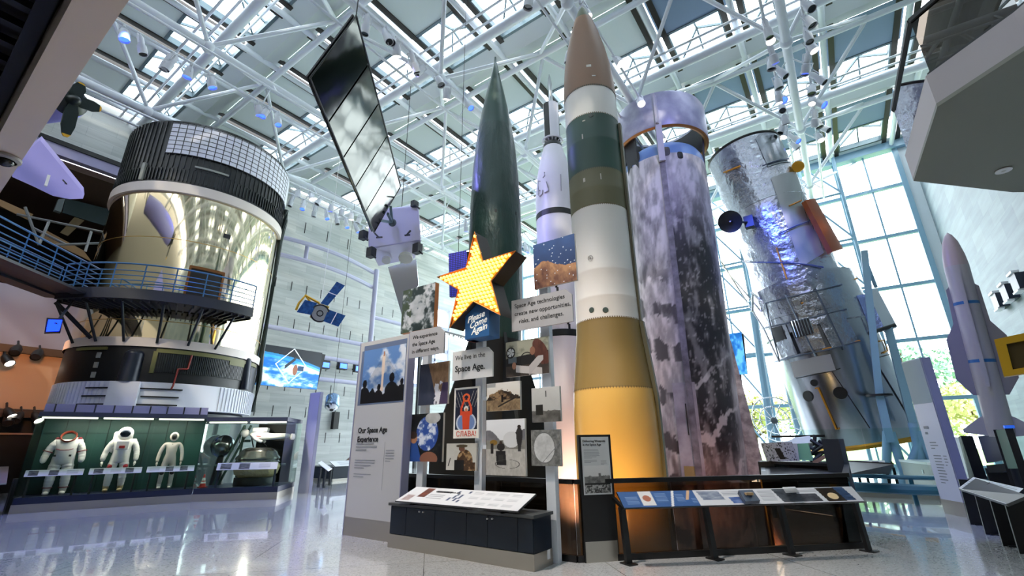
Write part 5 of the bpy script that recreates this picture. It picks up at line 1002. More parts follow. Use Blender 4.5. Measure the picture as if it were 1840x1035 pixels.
def suit(label, f, h, pf, kind, m):
    """pf: puffiness of limbs; local axes r (to the right along the case), n (towards the glass)"""
    O = CA+CU*f-CN*.5+V((0, 0, .365)); k = h/1.8; t = thing('spacesuit', label, 'spacesuit', tuple(O))
    def P(x, y, z): return O+CU*(x*k)+CN*(y*k)+V((0, 0, z*k))
    a = .01; J = {'pelvis': (P(0, 0, .92), .15*pf), 'waist': (P(0, 0, 1.06), .15*pf), 'chest': (P(0, 0, 1.28), .175*pf), 'neck': (P(0, .02, 1.44), .105*pf**.5)}
    B = [('pelvis', 'waist'), ('waist', 'chest'), ('chest', 'neck')]
    for s, S in ((-1, 'L'), (1, 'R')):
        J.update({'sh'+S: (P(.22*s*pf**.4, 0, 1.37), .085*pf), 'ua'+S: (P(.3*s*pf**.4, .01, 1.22), .078*pf), 'el'+S: (P(.345*s*pf**.4, .02, 1.06), .07*pf), 'fa'+S: (P(.36*s*pf**.4, .06, .93), .066*pf), 'wr'+S: (P(.36*s*pf**.4, .1, .82), .05*pf**.6),
                  'hip'+S: (P(.115*s*pf**.4, 0, .82), .112*pf), 'th'+S: (P(.135*s*pf**.3, .01, .66), .112*pf), 'kn'+S: (P(.145*s*pf**.3, .03, .48), .092*pf), 'sn'+S: (P(.15*s*pf**.3, 0, .3), .09*pf), 'an'+S: (P(.155*s*pf**.3, -.01, .1), .066*pf**.6)})
        B += [('chest', 'sh'+S), ('sh'+S, 'ua'+S), ('ua'+S, 'el'+S), ('el'+S, 'fa'+S), ('fa'+S, 'wr'+S), ('pelvis', 'hip'+S), ('hip'+S, 'th'+S), ('th'+S, 'kn'+S), ('kn'+S, 'sn'+S), ('sn'+S, 'an'+S)]
    if kind < 2:
        J2 = dict(J); B2 = []
        for a_, b_ in B:
            if a_[:2] in ('sh', 'ua', 'el', 'hi', 'th', 'kn', 'sn'):
                prev = a_
                for i in (1, 2, 3):
                    k_ = '%s%s%d' % (a_, b_, i); f_ = i/4; J2[k_] = (J[a_][0].lerp(J[b_][0], f_), (J[a_][1]*(1-f_)+J[b_][1]*f_)*(1.06 if i == 2 else .88)); B2.append((prev, k_)); prev = k_
                B2.append((prev, b_))
            else: B2.append((a_, b_))
        skin('body', J2, B2, m, t)
    else: skin('body', J, B, m, t)
    for S in 'LR':
        s = -1 if S == 'L' else 1; p = J['an'+S][0]; bt = M(); w_ = .062*pf**.5*k; bt.sph(p+CN*.05*k+V((0, 0, -.055*k)), w_, 14, (1, 1.9, .75), Matrix((CU, CN, V((0, 0, 1)))).transposed()); bt.tube(p+V((0, 0, -.03)), p+V((0, 0, .1*k)), w_*1.05, w_*1.15, 14); bt.build('boot', SUITW if kind != 1 else mat('boot_sand', 'b5a27c', .7), t)
        if kind:
            w0, w1 = J['fa'+S][0], J['wr'+S][0]; d = (w1-w0).normalized(); pc = w1+d*.055*k; gl = {'w': (w1, .04*k*pf**.4), 'p': (pc, .042*k*pf**.4)}; gb = [('w', 'p')]
            for i in range(4): x = CN*(.03-.02*i)*k; gl['f%d' % i] = (pc+x+d*.05*k, .014*k*pf**.4); gl['g%d' % i] = (pc+x+d*(.085-.008*abs(i-1))*k-CU*s*.02*k, .0115*k*pf**.4); gb += [('p', 'f%d' % i), ('f%d' % i, 'g%d' % i)]
            gl['t'] = (pc+CN*.06*k-CU*s*.015*k, .015*k); gl['u'] = (pc+CN*.075*k+d*.04*k-CU*s*.02*k, .012*k); gb += [('p', 't'), ('t', 'u')]; skin('glove', gl, gb, SUITW if kind == 1 else m, t, 1)
        st = M()
        for p, q_, r in ((J['ua'+S], J['el'+S], .09*pf), (J['sn'+S], J['an'+S], .085*pf)):
            if kind == 0: c_ = p[0].lerp(q_[0], .55); R = (q_[0]-p[0]).to_track_quat('Z', 'Y').to_matrix(); st.lathe([(r*k*1.0, -.012), (r*k*1.03, 0), (r*k*1.0, .012)], 20, c_, R)
        if kind == 0: st.build('red_stripe', mat('stripe_maroon', '7a2630', .6), t)
    if kind == 0:
        c_ = P(0, .1, 1.54); R = (CN*.8+V((0, 0, .55))).to_track_quat('Z', 'Y').to_matrix(); M().lathe([(.15*k, -.1), (.185*k, .0), (.17*k, .03), (.15*k, .0), (.15*k, -.1)], 28, c_, R).build('neck_ring', mat('ring_red', '9a4a3a', .4, .3), t); M().lathe([(0, -.05), (.155*k, -.05)], 28, c_, R).build('neck_opening', mat('hollow', '12302a', .8), t)
        M().sph(P(-.24, -.02, 1.47), .05, 10).sph(P(.24, -.02, 1.47), .05, 10).build('shoulder_knob', mat('stripe_maroon', '7a2630', .6), t)
        M().box(P(0, -.17, 1.25), (.36*k, .18*k, .55*k), mt=Matrix((CU, CN, V((0, 0, 1)))).transposed()).build('backpack', SUITW, t, bevel=.04)
        M().path([P(-.18, .19, 1.2), P(-.09, .235, 1.17), P(0, .25, 1.165), P(.09, .235, 1.17), P(.18, .19, 1.2)], .012, 6).build('red_stripe', mat('stripe_maroon', '7a2630', .6), t)
        bk = M()
        for x in (-.17, .15): bk.box(P(x, .2, 1.02), (.05, .04, .05), mt=Matrix((CU, CN, V((0, 0, 1)))).transposed())
        bk.build('buckle', DARK, t)
    if kind == 1:
        c_ = P(0, .04, 1.6); M().sph(c_, .19*k, 20, (1, 1, 1.02), Matrix((CU, CN, V((0, 0, 1)))).transposed()).build('helmet', SUITW, t)
        R = (CN+CU*.1).to_track_quat('Z', 'Y').to_matrix(); M().sph(c_+CN*.08*k, .145*k, 20, (1, .95, .85), Matrix((CU, V((0, 0, 1)), CN)).transposed()).build('visor', mat('visor', '1a2230', .05, .6), t)
        M().box(P(-.06, -.2, 1.36), (.46*k, .2*k, .62*k), mt=Matrix((CU, CN, V((0, 0, 1)))).transposed()).build('backpack', SUITW, t, bevel=.06)
        M().box(P(.0, .235*pf**.5, 1.22), (.13, .04, .07), mt=Matrix((CU, CN, V((0, 0, 1)))).transposed()).build('chest_flag', RED, t); M().box(P(0, .2, 1.27), (.3, .09, .24), mt=Matrix((CU, CN, V((0, 0, 1)))).transposed()).build('chest_pack', SUITW, t, bevel=.02)
        for s in (-1, 1): M().sph(P(.17*s, .09, .68), .085*k, 14, (.8, .5, .9), Matrix((CU, CN, V((0, 0, 1)))).transposed()).build('thigh_patch', RED, t)
    if kind == 2:
        c_ = P(0, .02, 1.6); M().sph(c_, .125*k, 18, (1, 1, 1.15), Matrix((CU, CN, V((0, 0, 1)))).transposed()).build('hood', SUITG, t); M().sph(c_+CN*.045*k, .1*k, 18, (.9, 1, 1.1), Matrix((CU, CN, V((0, 0, 1)))).transposed()).build('dark_face', BLACK, t)
        M().sph(P(0, .14, 1.36), .012, 8).build('neck_button', BLACK, t)
        for s in (-1, 1): M().sph(P(.135*s, .05, .48), .068*k, 12).build('knee_gap', BLACK, t)
    return t
suit('white spacesuit with an open red-rimmed neck ring and no helmet', .66, 1.74, 1.28, 0, SUITW)
suit('white spacesuit with a dark visor and red thigh patches', 1.87, 1.76, 1.12, 1, SUITW)
suit('slim grey-white suit with a hooded dark face', 3.05, 1.66, .74, 2, SUITG)
light('corner_case_fill', 'POINT', tuple(V((-15.3, 7.9, 0))+V((0, 0, 2.15))), (0, 0, 0), 45, 'fff0e0', .25)  # added fill light, lifts the dim flying suit in the corner case
light('case_lamp', 'AREA', tuple(CA+CU*(CL/2)-CN*.25+V((0, 0, 2.3))), tuple(CA+CU*(CL/2)-CN*.6+V((0, 0, 0))), 60, 'fff0e0', .5)
l_ = bpy.data.lights['case_lamp']; l_.shape = 'RECTANGLE'; l_.size = 3.2; l_.size_y = .15
# header strip above the first case
t = thing('case_header', 'lilac glass strip with dark lettering band above the suits case', 'header', tuple(CA+V((0, 0, 2.48)))); M().bar(CA-CN*.4+V((0, 0, 2.6)), CA+CU*CL-CN*.4+V((0, 0, 2.6)), .05, .22).build('strip', mat('header_lilac', 'a3a2c4', .4), t)
for i in range(9): M().box(CA+CU*(CL*(i+.5)/9)-CN*.37+V((0, 0, 2.6)), (.03, .03, .22)).build('mullion', DARK, t)
# second case: hatch dome and the floating suit
t, DA, DU, DN, DL = case('corner glass case with a dark metal hatch and a flying white suit', (-16.23, 6.55), (-14.6, 8.24), 2.0, 2.28, None, 2)
M().slab([DA+DU*1.0-DN*1.7+V((0, 0, .37)), DA+DU*2.2-DN*1.7+V((0, 0, .37)), DA+DU*2.2-DN*1.7+V((0, 0, 2.26)), DA+DU*1.0-DN*1.7+V((0, 0, 2.26))], .04).build('back_panel', mat('case_black', '0b0d0e', .6), t)
lt = M()
for p0, p1 in (((.1, .37), (.75, 2.2)), ((.75, .37), (.75, 2.2)), ((.05, .95), (2.2, .95)), ((1.0, 1.7), (.75, 1.7)), ((.25, .37), (.95, 2.2))): lt.tube(DA+DU*p0[0]-DN*1.1+V((0, 0, p0[1])), DA+DU*p1[0]-DN*1.1+V((0, 0, p1[1])), .04, n=8)
lt.build('steel_frame', mat('frame_green', '3e5650', .4, .4), t)
h = thing('spacecraft_hatch', 'dark metal hatch dome on crinkled gold foil inside the corner case', 'hatch', tuple(DA+DU*1.4-DN*.85+V((0, 0, .365)))); c_ = DA+DU*1.4-DN*.85
M().lathe([(0, .37), (.6, .37), (.6, .6), (0, .62)], 32, c_).build('pedestal', BLACK, h); M().lathe([(.5, .6), (.62, .7), (.68, .9), (.62, 1.0)], 40, c_).build('foil_skirt', mat('foil_cream', 'bfa97c', .4, .5, bump=(7, .8, 4, .06)), h)
M().lathe([(.62, 1.0), (.66, 1.05), (.63, 1.1), (.66, 1.16), (.63, 1.22), (.58, 1.27), (.55, 1.36), (.46, 1.45), (.34, 1.49), (.3, 1.45), (0, 1.45)], 48, c_).build('ring', mat('dark_steel', '6a6864', .25, .9), h)
fs = thing('flying_suit', 'white suit with red piping lying face down above the hatch dome', 'spacesuit', tuple(c_+V((0, 0, 1.8))))
def Q(x, y, z): return c_+DU*x+DN*y+V((0, 0, 1.84+z))
J = {'pelvis': (Q(.12, 0, .0), .145), 'waist': (Q(-.04, 0, .02), .145), 'chest': (Q(-.22, 0, .06), .155), 'neck': (Q(-.38, 0, .08), .07)}; B = [('pelvis', 'waist'), ('waist', 'chest'), ('chest', 'neck')]
for s, S in ((-1, 'L'), (1, 'R')):
    J.update({'sh'+S: (Q(-.26, .15*s, .03), .07), 'el'+S: (Q(-.1, .2*s, -.1), .06), 'wr'+S: (Q(.1, .18*s, -.18), .045), 'hip'+S: (Q(.22, .09*s, -.01), .11), 'kn'+S: (Q(.55, .1*s, .0), .095), 'an'+S: (Q(.86, .1*s, .02), .07)})
    B += [('chest', 'sh'+S), ('sh'+S, 'el'+S), ('el'+S, 'wr'+S), ('pelvis', 'hip'+S), ('hip'+S, 'kn'+S), ('kn'+S, 'an'+S)]
skin('body', J, B, SUITW, fs); M().sph(Q(-.52, 0, .1), .13, 16).build('helmet', SUITW, fs); M().box(Q(-.05, 0, .2), (.46, .3, .14), mt=Matrix((DU, DN, V((0, 0, 1)))).transposed()).build('backpack', SUITW, fs, bevel=.04)
M().path([Q(-.3, .16, .06), Q(-.1, .15, .0), Q(.2, .14, -.02), Q(.8, .14, .02)], .014, 6).build('red_piping', RED, fs)
for s in (-1, 1): M().sph(Q(.96, .09*s, -.02), .07, 10, (1, .7, 1.5)).build('boot', SUITW, fs)
M().tube(Q(-.3, 0, -.05), c_+DU*-.2+V((0, 0, 1.5)), .02).tube(Q(.1, .18, -.18), c_+DU*.2+V((0, 0, 1.52)), .015).build('support_rod', DARK, fs)
o_ = DA+DU*.55+DN*.06+V((0, 0, .86)); lp = thing('label_rail', 'slanted label strip with blue end before the flying suit', 'label', tuple(o_)); M().slab([o_, o_+DU*1.7, o_+DU*1.7-DN*.05+V((0, 0, .2)), o_-DN*.05+V((0, 0, .2))], .015).build('board', WHITE, lp); picture('print', o_+DN*.002+V((0, 0, .003)), DU*1.7, -DN*.05+V((0, 0, .19)), P_label(4), lp, 50)
M().bar(o_+DU*.05-DN*.05+V((0, 0, -.5)), o_+DU*.05-DN*.05+V((0, 0, .05)), .05, .04).build('bracket', NAVY, lp); M().bar(o_+DU*1.65-DN*.05+V((0, 0, -.5)), o_+DU*1.65-DN*.05+V((0, 0, .05)), .05, .04).build('bracket', NAVY, lp)
t = thing('traffic_cone', 'small red and white cone inside the corner case', 'cone', tuple(DA+DU*.12-DN*.3+V((0, 0, .365)))); c_ = DA+DU*.12-DN*.3
M().box(c_+V((0, 0, .38)), (.2, .2, .02)).lathe([(.09, .38), (.05, .56)], 16, c_).build('body', mat('cone_red', 'b8302a', .5), t); M().lathe([(.05, .56), (.035, .64)], 16, c_).lathe([(.068, .48), (.06, .53)], 16, c_).build('white_band', WHITE, t); M().lathe([(.035, .64), (.015, .74), (0, .74)], 16, c_).build('tip', MATS['cone_red'], t)
sp = thing('sphere_capsule', 'shiny dark sphere half hidden behind the corner case frame', 'capsule', tuple(DA-DN*1.2+V((0, 0, .365)))); c_ = DA-DN*1.35+DU*.1; M().sph(c_+V((0, 0, 1.55)), .36, 24).build('shell', mat('capsule_metal', '7a8080', .2, .9), sp); M().tube(c_+V((0, 0, .37)), c_+V((0, 0, 1.25)), .2, .1).build('stand', BLACK, sp)
# ------------------------------------------------------------------ left side beyond the cases
t = thing('graphic_column', 'tall plain lilac panel standing beside the corner case', 'panel', (-15.6, 9.8, 0)); M().bb((-15.95, 9.75, 0), (-15.35, 9.85, 3.36)).build('board', LILACW, t); M().bb((-15.97, 9.74, 0), (-15.95, 9.86, 3.36)).bb((-15.35, 9.74, 0), (-15.33, 9.86, 3.36)).build('side_trim', mat('trim_lilac', '8d8ea8', .4), t)
t = thing('video_screen', 'large screen showing a satellite over blue clouds', 'screen', (-24.8, 13.8, 5.9)); SCR = attr_mat('screen_print', .3, emit=1.1)
P = [atx(*p, -24.8) for p in ((459, 691), (569, 700), (585, 637), (474, 618))]; M().slab([p+V((.0, 0, 0)) for p in P], .12).build('casing', BLACK, t); picture('picture', P[0]+V((.004, 0, 0)), P[1]-P[0], P[3]-P[0], P_orbit, t, 110, SCR); M().tube((-24.9, 13.8, 5.9), (-27.55, 13.8, 5.9), .05).build('mount', DARK, t)
t = thing('drum_satellite', 'small silver drum-shaped satellite hanging by the slotted wall', 'satellite', atx(597, 725, -22)); o_ = atx(597, 725, -22); ax = V((.5, -.35, -.8)).normalized(); R = ax.to_track_quat('Z', 'Y').to_matrix()
M().lathe([(0, -.42), (.34, -.42), (.36, -.38), (.36, .2), (.3, .28)], 32, o_, R).build('drum', mat('drum_blue', '6f88a8', .2, .8, bump=(4, .3)), t); M().lathe([(.3, .28), (.14, .42), (.1, .44)], 24, o_, R).build('cone_face', CHROME, t); M().lathe([(.0, .43), (.1, .43)], 16, o_, R).build('nozzle', BLACK, t); M().tube(o_, V((o_.x, o_.y, 18)), .01, n=5).build('cable', DARK, t)
t = thing('hanging_speaker', 'slim black column speaker on the pale slotted wall', 'speaker', atx(603, 770, -27.4)); a = atx(600, 740, -27.4); b = atx(606, 771, -27.4); M().bb((-27.58, a.y, b.z), (-27.3, b.y, a.z)).build('casing', BLACK, t)
for i, (px, py) in enumerate(((583, 655), (615, 657), (643, 662))):
    o_ = atx(px, py, -27.0); t = thing('blue_wall_lamp', 'blue-lit wall lamp, %s right of the large screen' % ('first', 'second', 'third')[i], 'lamp', o_); M().box(o_, (.3, .62, .55)).build('casing', DARK, t); M().bb((o_.x+.15, o_.y-.26, o_.z-.2), (o_.x+.165, o_.y+.26, o_.z+.12)).build('lens', mat('blue_lens', '4a6aff', .3, emit=('3f6dff', 4)), t); M().tube(o_, (-27.6, o_.y, o_.z), .05).build('bracket', DARK, t)
t = thing('capsule_table', 'navy table with slanted label boards under a small brown capsule', 'table', atz(620, 870)); p = atz(604, 866); M().box(p+V((-1.5, 2.2, .36)), (2.4, 4.4, .5)).build('body', NAVY, t); M().box(p+V((-1.5, 2.2, .06)), (2.35, 4.35, .12)).build('kick_plate', STEEL, t)
q0, q1 = p+V((-.32, .1, .62)), p+V((-.32, 4.2, .62)); picture('print', q0, q1-q0, V((-.5, 0, .22)), P_label(6), t, 60); M().slab([q0-V((0, 0, .004)), q1-V((0, 0, .004)), q1+V((-.5, 0, .216)), q0+V((-.5, 0, .216))], .02).build('board', DARK, t)
cp = thing('entry_capsule', 'small brown and blue cone capsule lying on the navy table', 'capsule', p+V((-1.6, 2.4, .61))); c_ = p+V((-1.6, 2.6, .61)); M().lathe([(0, 0), (.8, .0), (.9, .12), (.86, .2)], 36, c_).build('heat_shield', mat('shield_tan', '9a8464', .6), cp); M().lathe([(.86, .2), (.4, .62), (.3, .68), (0, .68)], 36, c_).build('shell', mat('capsule_blue', '5a6378', .4, .3, var=(2, 'a0745a', .1)), cp)
t = thing('label_lectern', 'small label lectern on dark legs beside the lilac panel', 'lectern', atz(585, 872)); o_ = atz(583, 874); M().slab([atz(571, 832, .78), atz(590, 846, .7), atz(597, 842, .72), atz(578, 828, .8)], .02).build('board', WHITE, t)
for px, py in ((572, 876), (581, 877), (592, 872)): p = atz(px, py); M().bar(p, p+V((0, 0, .7)), .1, .06).build('leg', DARK, t)
t = thing('edge_reading_table', 'dark slanted reading table cut by the left edge of the view', 'reading rail', atz(3, 925)); o_ = atz(4, 922)
M().slab([atz(-40, 872, .78), atz(12, 868, .78), atz(16, 838, .98), atz(-40, 840, .98)], .03).build('tray', mat('tray_grey', '5d6068', .4), t); M().bar(o_+V((-.2, .1, 0)), o_+V((-.2, .1, .8)), .2, .1).build('leg', DARK, t)
t = thing('dark_counter', 'black counter under the warm-lit wall at the far left', 'counter', (-24.5, 2.6, 0)); M().bb((-27.1, 1.0, 0), (-25.9, 4.4, 2.05)).build('body', mat('counter_black', '0c0d0f', .5), t); M().bb((-27.1, .95, 2.05), (-25.85, 4.45, 2.12)).build('top', mat('counter_edge', '8a7a68', .4), t)
t = thing('led_screen', 'purple dotted LED screen hanging behind the left of the star', 'screen', aty(822, 490, 9)); P = [aty(*p, 9) for p in ((808, 534), (842, 530), (842, 452), (806, 456))]; M().slab([P[0], P[1], P[2], P[3]], .08).build('casing', BLACK, t); picture('picture', P[0]+V((0, -.004, 0)), P[1]-P[0], P[3]-P[0], P_grid, t, 90, attr_mat('led_print', .3, emit=.8)); M().tube((P[3]+P[2])/2, V((P[2].x/2+P[3].x/2, 9.04, 18)), .009, n=5).build('cable', DARK, t)
t = thing('entrance_sign', 'dark header with white capitals THE SPACE seen behind the star', 'sign', atx(800, 595, -24)); a, b = atx(757, 583, -24), atx(852, 612, -24); M().bb((-24.3, a.y, b.z), (-24, b.y+1.5, a.z)).build('header', mat('header_dark', '26282c', .5), t); p = atx(799, 606, -24); text('THE SPACE', mat('sign_lit', 'f2f2f2', .4, emit=('f4f6f8', .8)), t, (-23.99, p.y, p.z), (0, 1, 0), (0, 0, 1), .5, bold=.012)
M().bb((-24.25, a.y+.1, 0), (-24.05, a.y+.3, b.z)).bb((-24.25, b.y+1.2, 0), (-24.05, b.y+1.4, b.z)).build('post', DARK, t)
t = thing('blue_screen', 'blue underwater-like screen edge between booster and telescope', 'screen', aty(1325, 636, 19.2)); P = [aty(*p, 19.2) for p in ((1319, 672), (1343, 672), (1336, 600), (1311, 600))]; P = [aty(*p, 20.5) for p in ((1316, 674), (1343, 672), (1336, 600), (1306, 600))]; M().slab(P, .1).build('casing', BLACK, t); picture('picture', P[0]+V((0, -.004, 0)), P[1]-P[0], P[3]-P[0], lambda u, v, a: mx('1560a8', '63b4ea', sm(.35, .7, fbm(u*3, v*6, 1, 12))), t, 40, SCR); M().tube((P[0]+P[1])/2+V((0, .05, 0)), V((P[0].x, P[0].y+.05, 0)), .05).build('post', DARK, t)
# ------------------------------------------------------------------ middle right: smaller exhibits before the glass wall
t = thing('lattice_antenna', 'round wire antenna frame behind the railing beside the booster', 'antenna', aty(1395, 800, 24)); o_ = aty(1391, 756, 24.2); r = 1.0; n_ = V((.45, -.85, .25)).normalized(); R = n_.to_track_quat('Z', 'Y').to_matrix()
for rr in (r, r*.62): M().path([o_+R @ V((rr*math.cos(i*.2618), rr*math.sin(i*.2618), .25*(rr/r)**2)) for i in range(24)], .03, 6, closed=True).build('hoop', CHROME, t)
s_ = M()
for i in range(12): s_.tube(o_, o_+R @ V((r*math.cos(i*.5236), r*math.sin(i*.5236), .25)), .02, n=6)
s_.build('spokes', CHROME, t); M().sph(o_, .16, 12).build('hub', mat('joint_slate', '4b555c', .4, .4), t); M().tube(o_, V((o_.x, o_.y+.1, 0)), .09).build('mast', BSTEEL, t)
t = thing('speckled_panel', 'white black-speckled curved panel with a dark window on the far rail', 'model', atz(1405, 825, 1.0)); P = [aty(*p, 13.2) for p in ((1378, 829), (1436, 828), (1432, 797), (1366, 796))]
def P_speck(u, v, a): c = np.tile(hexc('cfd0d6'), (len(u), 1)); c = put(c, fbm(u*30, v*16, 1, 9, 2) > .66, '33343a'); return put(c, (u > .4+.1*(v-.5)*-1) & (u < .58+.1*(v-.5)*-1) & (v > .1) & (v < .68), '14161a')
picture('face', P[0], P[1]-P[0], P[3]-P[0], P_speck, t, 60); M().slab([p+V((0, .01, 0)) for p in P], .3).build('body', WHITE, t); M().slab([aty(1434, 826, 13.3), aty(1460, 828, 13.3), aty(1452, 796, 13.3), aty(1432, 798, 13.3)], .2).build('green_end', mat('mint_green', '9fe0b0', .5), t)
M().slab([aty(1405, 798, 13.6), aty(1462, 796, 13.6), aty(1455, 783, 13.8), aty(1430, 786, 13.8)], .1).build('white_top', WHITE, t)
q = M()
rr = random.Random(3)
for i in range(14): a = aty(1455+rr.uniform(0, 22), 790+rr.uniform(0, 30), 13.6); q.tube(a, a+V((rr.uniform(-.3, .3), rr.uniform(-.1, .1), rr.uniform(-.3, .3))), .04, n=6)
q.build('machinery', DARK, t); M().bar(aty(1462, 832, 13.4), aty(1486, 818, 13.4), .12, .08).build('arm', mat('arm_tan', 'c2977a', .5), t); p = aty(1420, 829, 13.4); M().bb((p.x-.7, 13.35, 0), (p.x+.9, 14.2, p.z-.01)).build('plinth', DARK, t)
t = thing('far_reading_rail', 'dark low reading rail with small photographs behind the front handrail', 'reading rail', (-1, 11.6, 0)); P = [atz(1368, 855, .8), atz(1500, 858, .8), atz(1512, 838, .95), atz(1366, 831, .95)]; M().slab(P, .03).build('tray', KB, t)
P_far = lambda u, v, a: put(np.tile(hexc('1a1b1d'), (len(u), 1)), (np.sin(u*40) > .2) & (v > .3) & (v < .75) & (u < .55), '8a8d92'); picture('print', P[0]+V((0, 0, .006)), P[1]-P[0], P[3]-P[0], P_far, t, 50)
for f in (.1, .9): p = P[0].lerp(P[1], f); M().bar(V((p.x, p.y, 0)), p, .08, .05).build('leg', KB, t)
t = thing('charcoal_panel', 'plain charcoal upright panel at the end of the pit rail', 'panel', atz(1545, 925)); A_, B_ = atd(1480, 789, 12.4), atd(1511, 788, 12.25); zt = A_.z; A_.z = B_.z = 0; u_ = (B_-A_).normalized(); wd_ = (B_-A_).length; M().bar((A_+B_)/2, (A_+B_)/2+V((0, 0, zt)), wd_, .2, up=u_.cross(V((0, 0, 1)))).build('board', mat('panel_charcoal', '34393f', .5), t); M().bar((A_+B_)/2, (A_+B_)/2+V((0, 0, .2)), wd_+.02, .22, up=u_.cross(V((0, 0, 1)))).build('kick_plate', STEEL, t)
reading_rail('reading rail with pink and grey boards on dark legs by the blue stand', (1524, 850), (1598, 850), (1606, 832), (1520, 827), .74, 1.0, ((1552, 892), (1566, 888), (1605, 893), (1618, 889)), P_label(8), 60, .07)
t = thing('navy_plinth', 'navy cabinet with pale top under the glass by the blue legs', 'cabinet', atz(1660, 895)); P = [atz(1632, 884), atz(1692, 900)]; u_ = (P[1]-P[0]).normalized(); b_ = V((-u_.y, u_.x, 0)); mid = (P[0]+P[1])/2+b_*.4; rz = math.atan2(u_.y, u_.x); Ln = (P[1]-P[0]).length
M().box(mid+V((0, 0, .5)), (Ln, .8, .7), rz=rz).build('body', NAVY, t); M().box(mid+V((0, 0, .08)), (Ln, .8, .16), rz=rz).build('kick_plate', STEEL, t); M().box(mid+V((0, 0, .88)), (Ln+.04, .84, .06), rz=rz).build('top', mat('top_pale', 'b8bcc0', .4), t); M().box(P[0].lerp(P[1], .7)-b_*.006+V((0, 0, .65)), (.07, .01, .1), rz=rz).build('outlet', WHITE, t)
g = thing('glass_guard', 'clear greenish glass guard running in front of the leaning telescope', 'guard', (1, 17, 0)); P = [V((-1.4, 16.9, 0)), V((.3, 16.9, 0)), V((2.0, 16.9, 0)), V((3.6, 16.9, 0))]
for p, q in zip(P, P[1:]): M().bar(p+V((.01, 0, .95)), q+V((-.01, 0, .95)), .02, 1.7, up=(0, 0, 1)).build('glass_panel', GUARD, g)
M().bar(P[0]+V((-.6, 0, 1.62)), P[1]+V((-.9, 0, 1.62)), .06, .06).build('handrail', KB, g); M().bar(P[0]+V((0, 0, .06)), P[3]+V((0, 0, .06)), .1, .12).build('base_shoe', STEEL, g)
t = thing('curved_floor_rail', 'low blue curved base rail under the reading boards at right', 'base', (1.6, 16.2, 0)); M().path([(-.3, 15.6, .35), (1.0, 15.3, .35), (2.2, 15.5, .35), (3.2, 16.2, .35)], .12, 8).path([(-.3, 15.6, .62), (1.0, 15.3, .62), (2.2, 15.5, .62), (3.2, 16.2, .62)], .05, 8).build('tube', mat('teal_steel', '2f6f86', .4), t)
q = M()
for x in (-.2, 1.0, 2.2, 3.1): q.tube((x, 15.45+abs(x-1.2)*.2, 0), (x, 15.45+abs(x-1.2)*.2, .62), .05)
q.build('post', mat('teal_steel', '2f6f86', .4), t)
# lilac banner
t = thing('tall_banner_panel', 'tall pale lilac standing panel with a glass top before the telescope', 'panel', (1.4, 13.8, 0)); A_, B_ = V((1.33, 14.12, 0)), V((1.6, 13.47, 0)); d = (B_-A_); bk = V((d.y, -d.x, 0)).normalized()*-.2
M().slab([A_+V((0, 0, .28)), B_+V((0, 0, .28)), B_+V((0, 0, 3.22)), A_+V((0, 0, 3.22))], .03).build('face', mat('banner_lilac', 'dcdde8', .35, coat=.4), t); q = M(); q.add([A_+V((0, 0, .28)), B_+V((0, 0, .28)), B_+bk+V((0, 0, .28)), A_+bk+V((0, 0, .28)), A_+V((0, 0, 3.22)), B_+V((0, 0, 3.22)), B_+bk+V((0, 0, 3.22)), A_+bk+V((0, 0, 3.22))], [(1, 2, 6, 5), (2, 3, 7, 6), (3, 0, 4, 7), (4, 5, 6, 7)]); q.build('side', mat('banner_side', '9b9cba', .4), t)
q = M(); q.add([A_, B_, B_+bk, A_+bk]+[x+V((0, 0, .28)) for x in (A_, B_, B_+bk, A_+bk)], [(0, 1, 5, 4), (1, 2, 6, 5), (2, 3, 7, 6), (3, 0, 4, 7)]); q.build('kick_plate', STEEL, t)
nr = V((d.y, -d.x, 0)).normalized(); nr = nr if nr.dot(EYE-A_) > 0 else -nr
M().slab([A_+nr*.004+V((0, 0, 2.25)), B_+nr*.004+V((0, 0, 2.25)), B_+nr*.004+V((0, 0, 3.2)), A_+nr*.004+V((0, 0, 3.2))], .003).build('upper_sheet', mat('sheet_mint', 'b9c8ca', .08, coat=1), t)
u_ = d.normalized(); q = M(); lines_of_print(q, A_+u_*.14+nr*.006+V((0, 0, 1.72)), u_, (0, 0, 1), .2, 2, .12, .05, 4); lines_of_print(q, A_+u_*.2+nr*.006+V((0, 0, 1.42)), u_, (0, 0, 1), .26, 3, .06, .02, 8); lines_of_print(q, A_+u_*.2+nr*.006+V((0, 0, 1.15)), u_, (0, 0, 1), .28, 10, .06, .02, 9); lines_of_print(q, A_+u_*.52+nr*.006+V((0, 0, 1.15)), u_, (0, 0, 1), .12, 4, .06, .018, 10); q.build('fine_print', GREYINK, t)
# right-hand reading table and cases
t = thing('right_reading_table', 'sloping two-board reading table on broad dark legs at the right edge', 'reading rail', (1.6, 11, 0)); ML = [atz(1722, 878, .78), atz(1808, 906, .78), atz(1846, 890, .92), atz(1749, 858, .92)]
mid0, mid1 = ML[0].lerp(ML[1], .38), ML[3].lerp(ML[2], .38); M().slab(ML, .03).build('tray', KB, t)
up_ = V((0, 0, .006)); picture('print', ML[0]+up_, mid0-ML[0], ML[3]-ML[0], P_label(9), t, 40); E1 = atz(1900, 938, .78); 
def P_text(u, v, a): c = np.tile(hexc('c3c9d2'), (len(u), 1)); f = np.sin(v*60) > .0; return put(c, f & (u > .08) & (u < .9) & ((v*3 % 1) > .25) & ((v*3 % 1) < .9), '8a919c')
picture('print', mid0+up_, (ML[1]-mid0)*1.0, ML[3]-ML[0], P_text, t, 40); M().slab([mid0+up_*1.2, mid0.lerp(ML[1], .02)+up_*1.2, mid1.lerp(ML[2], .02)+up_*1.2, mid1+up_*1.2], .008).build('divider', KB, t)
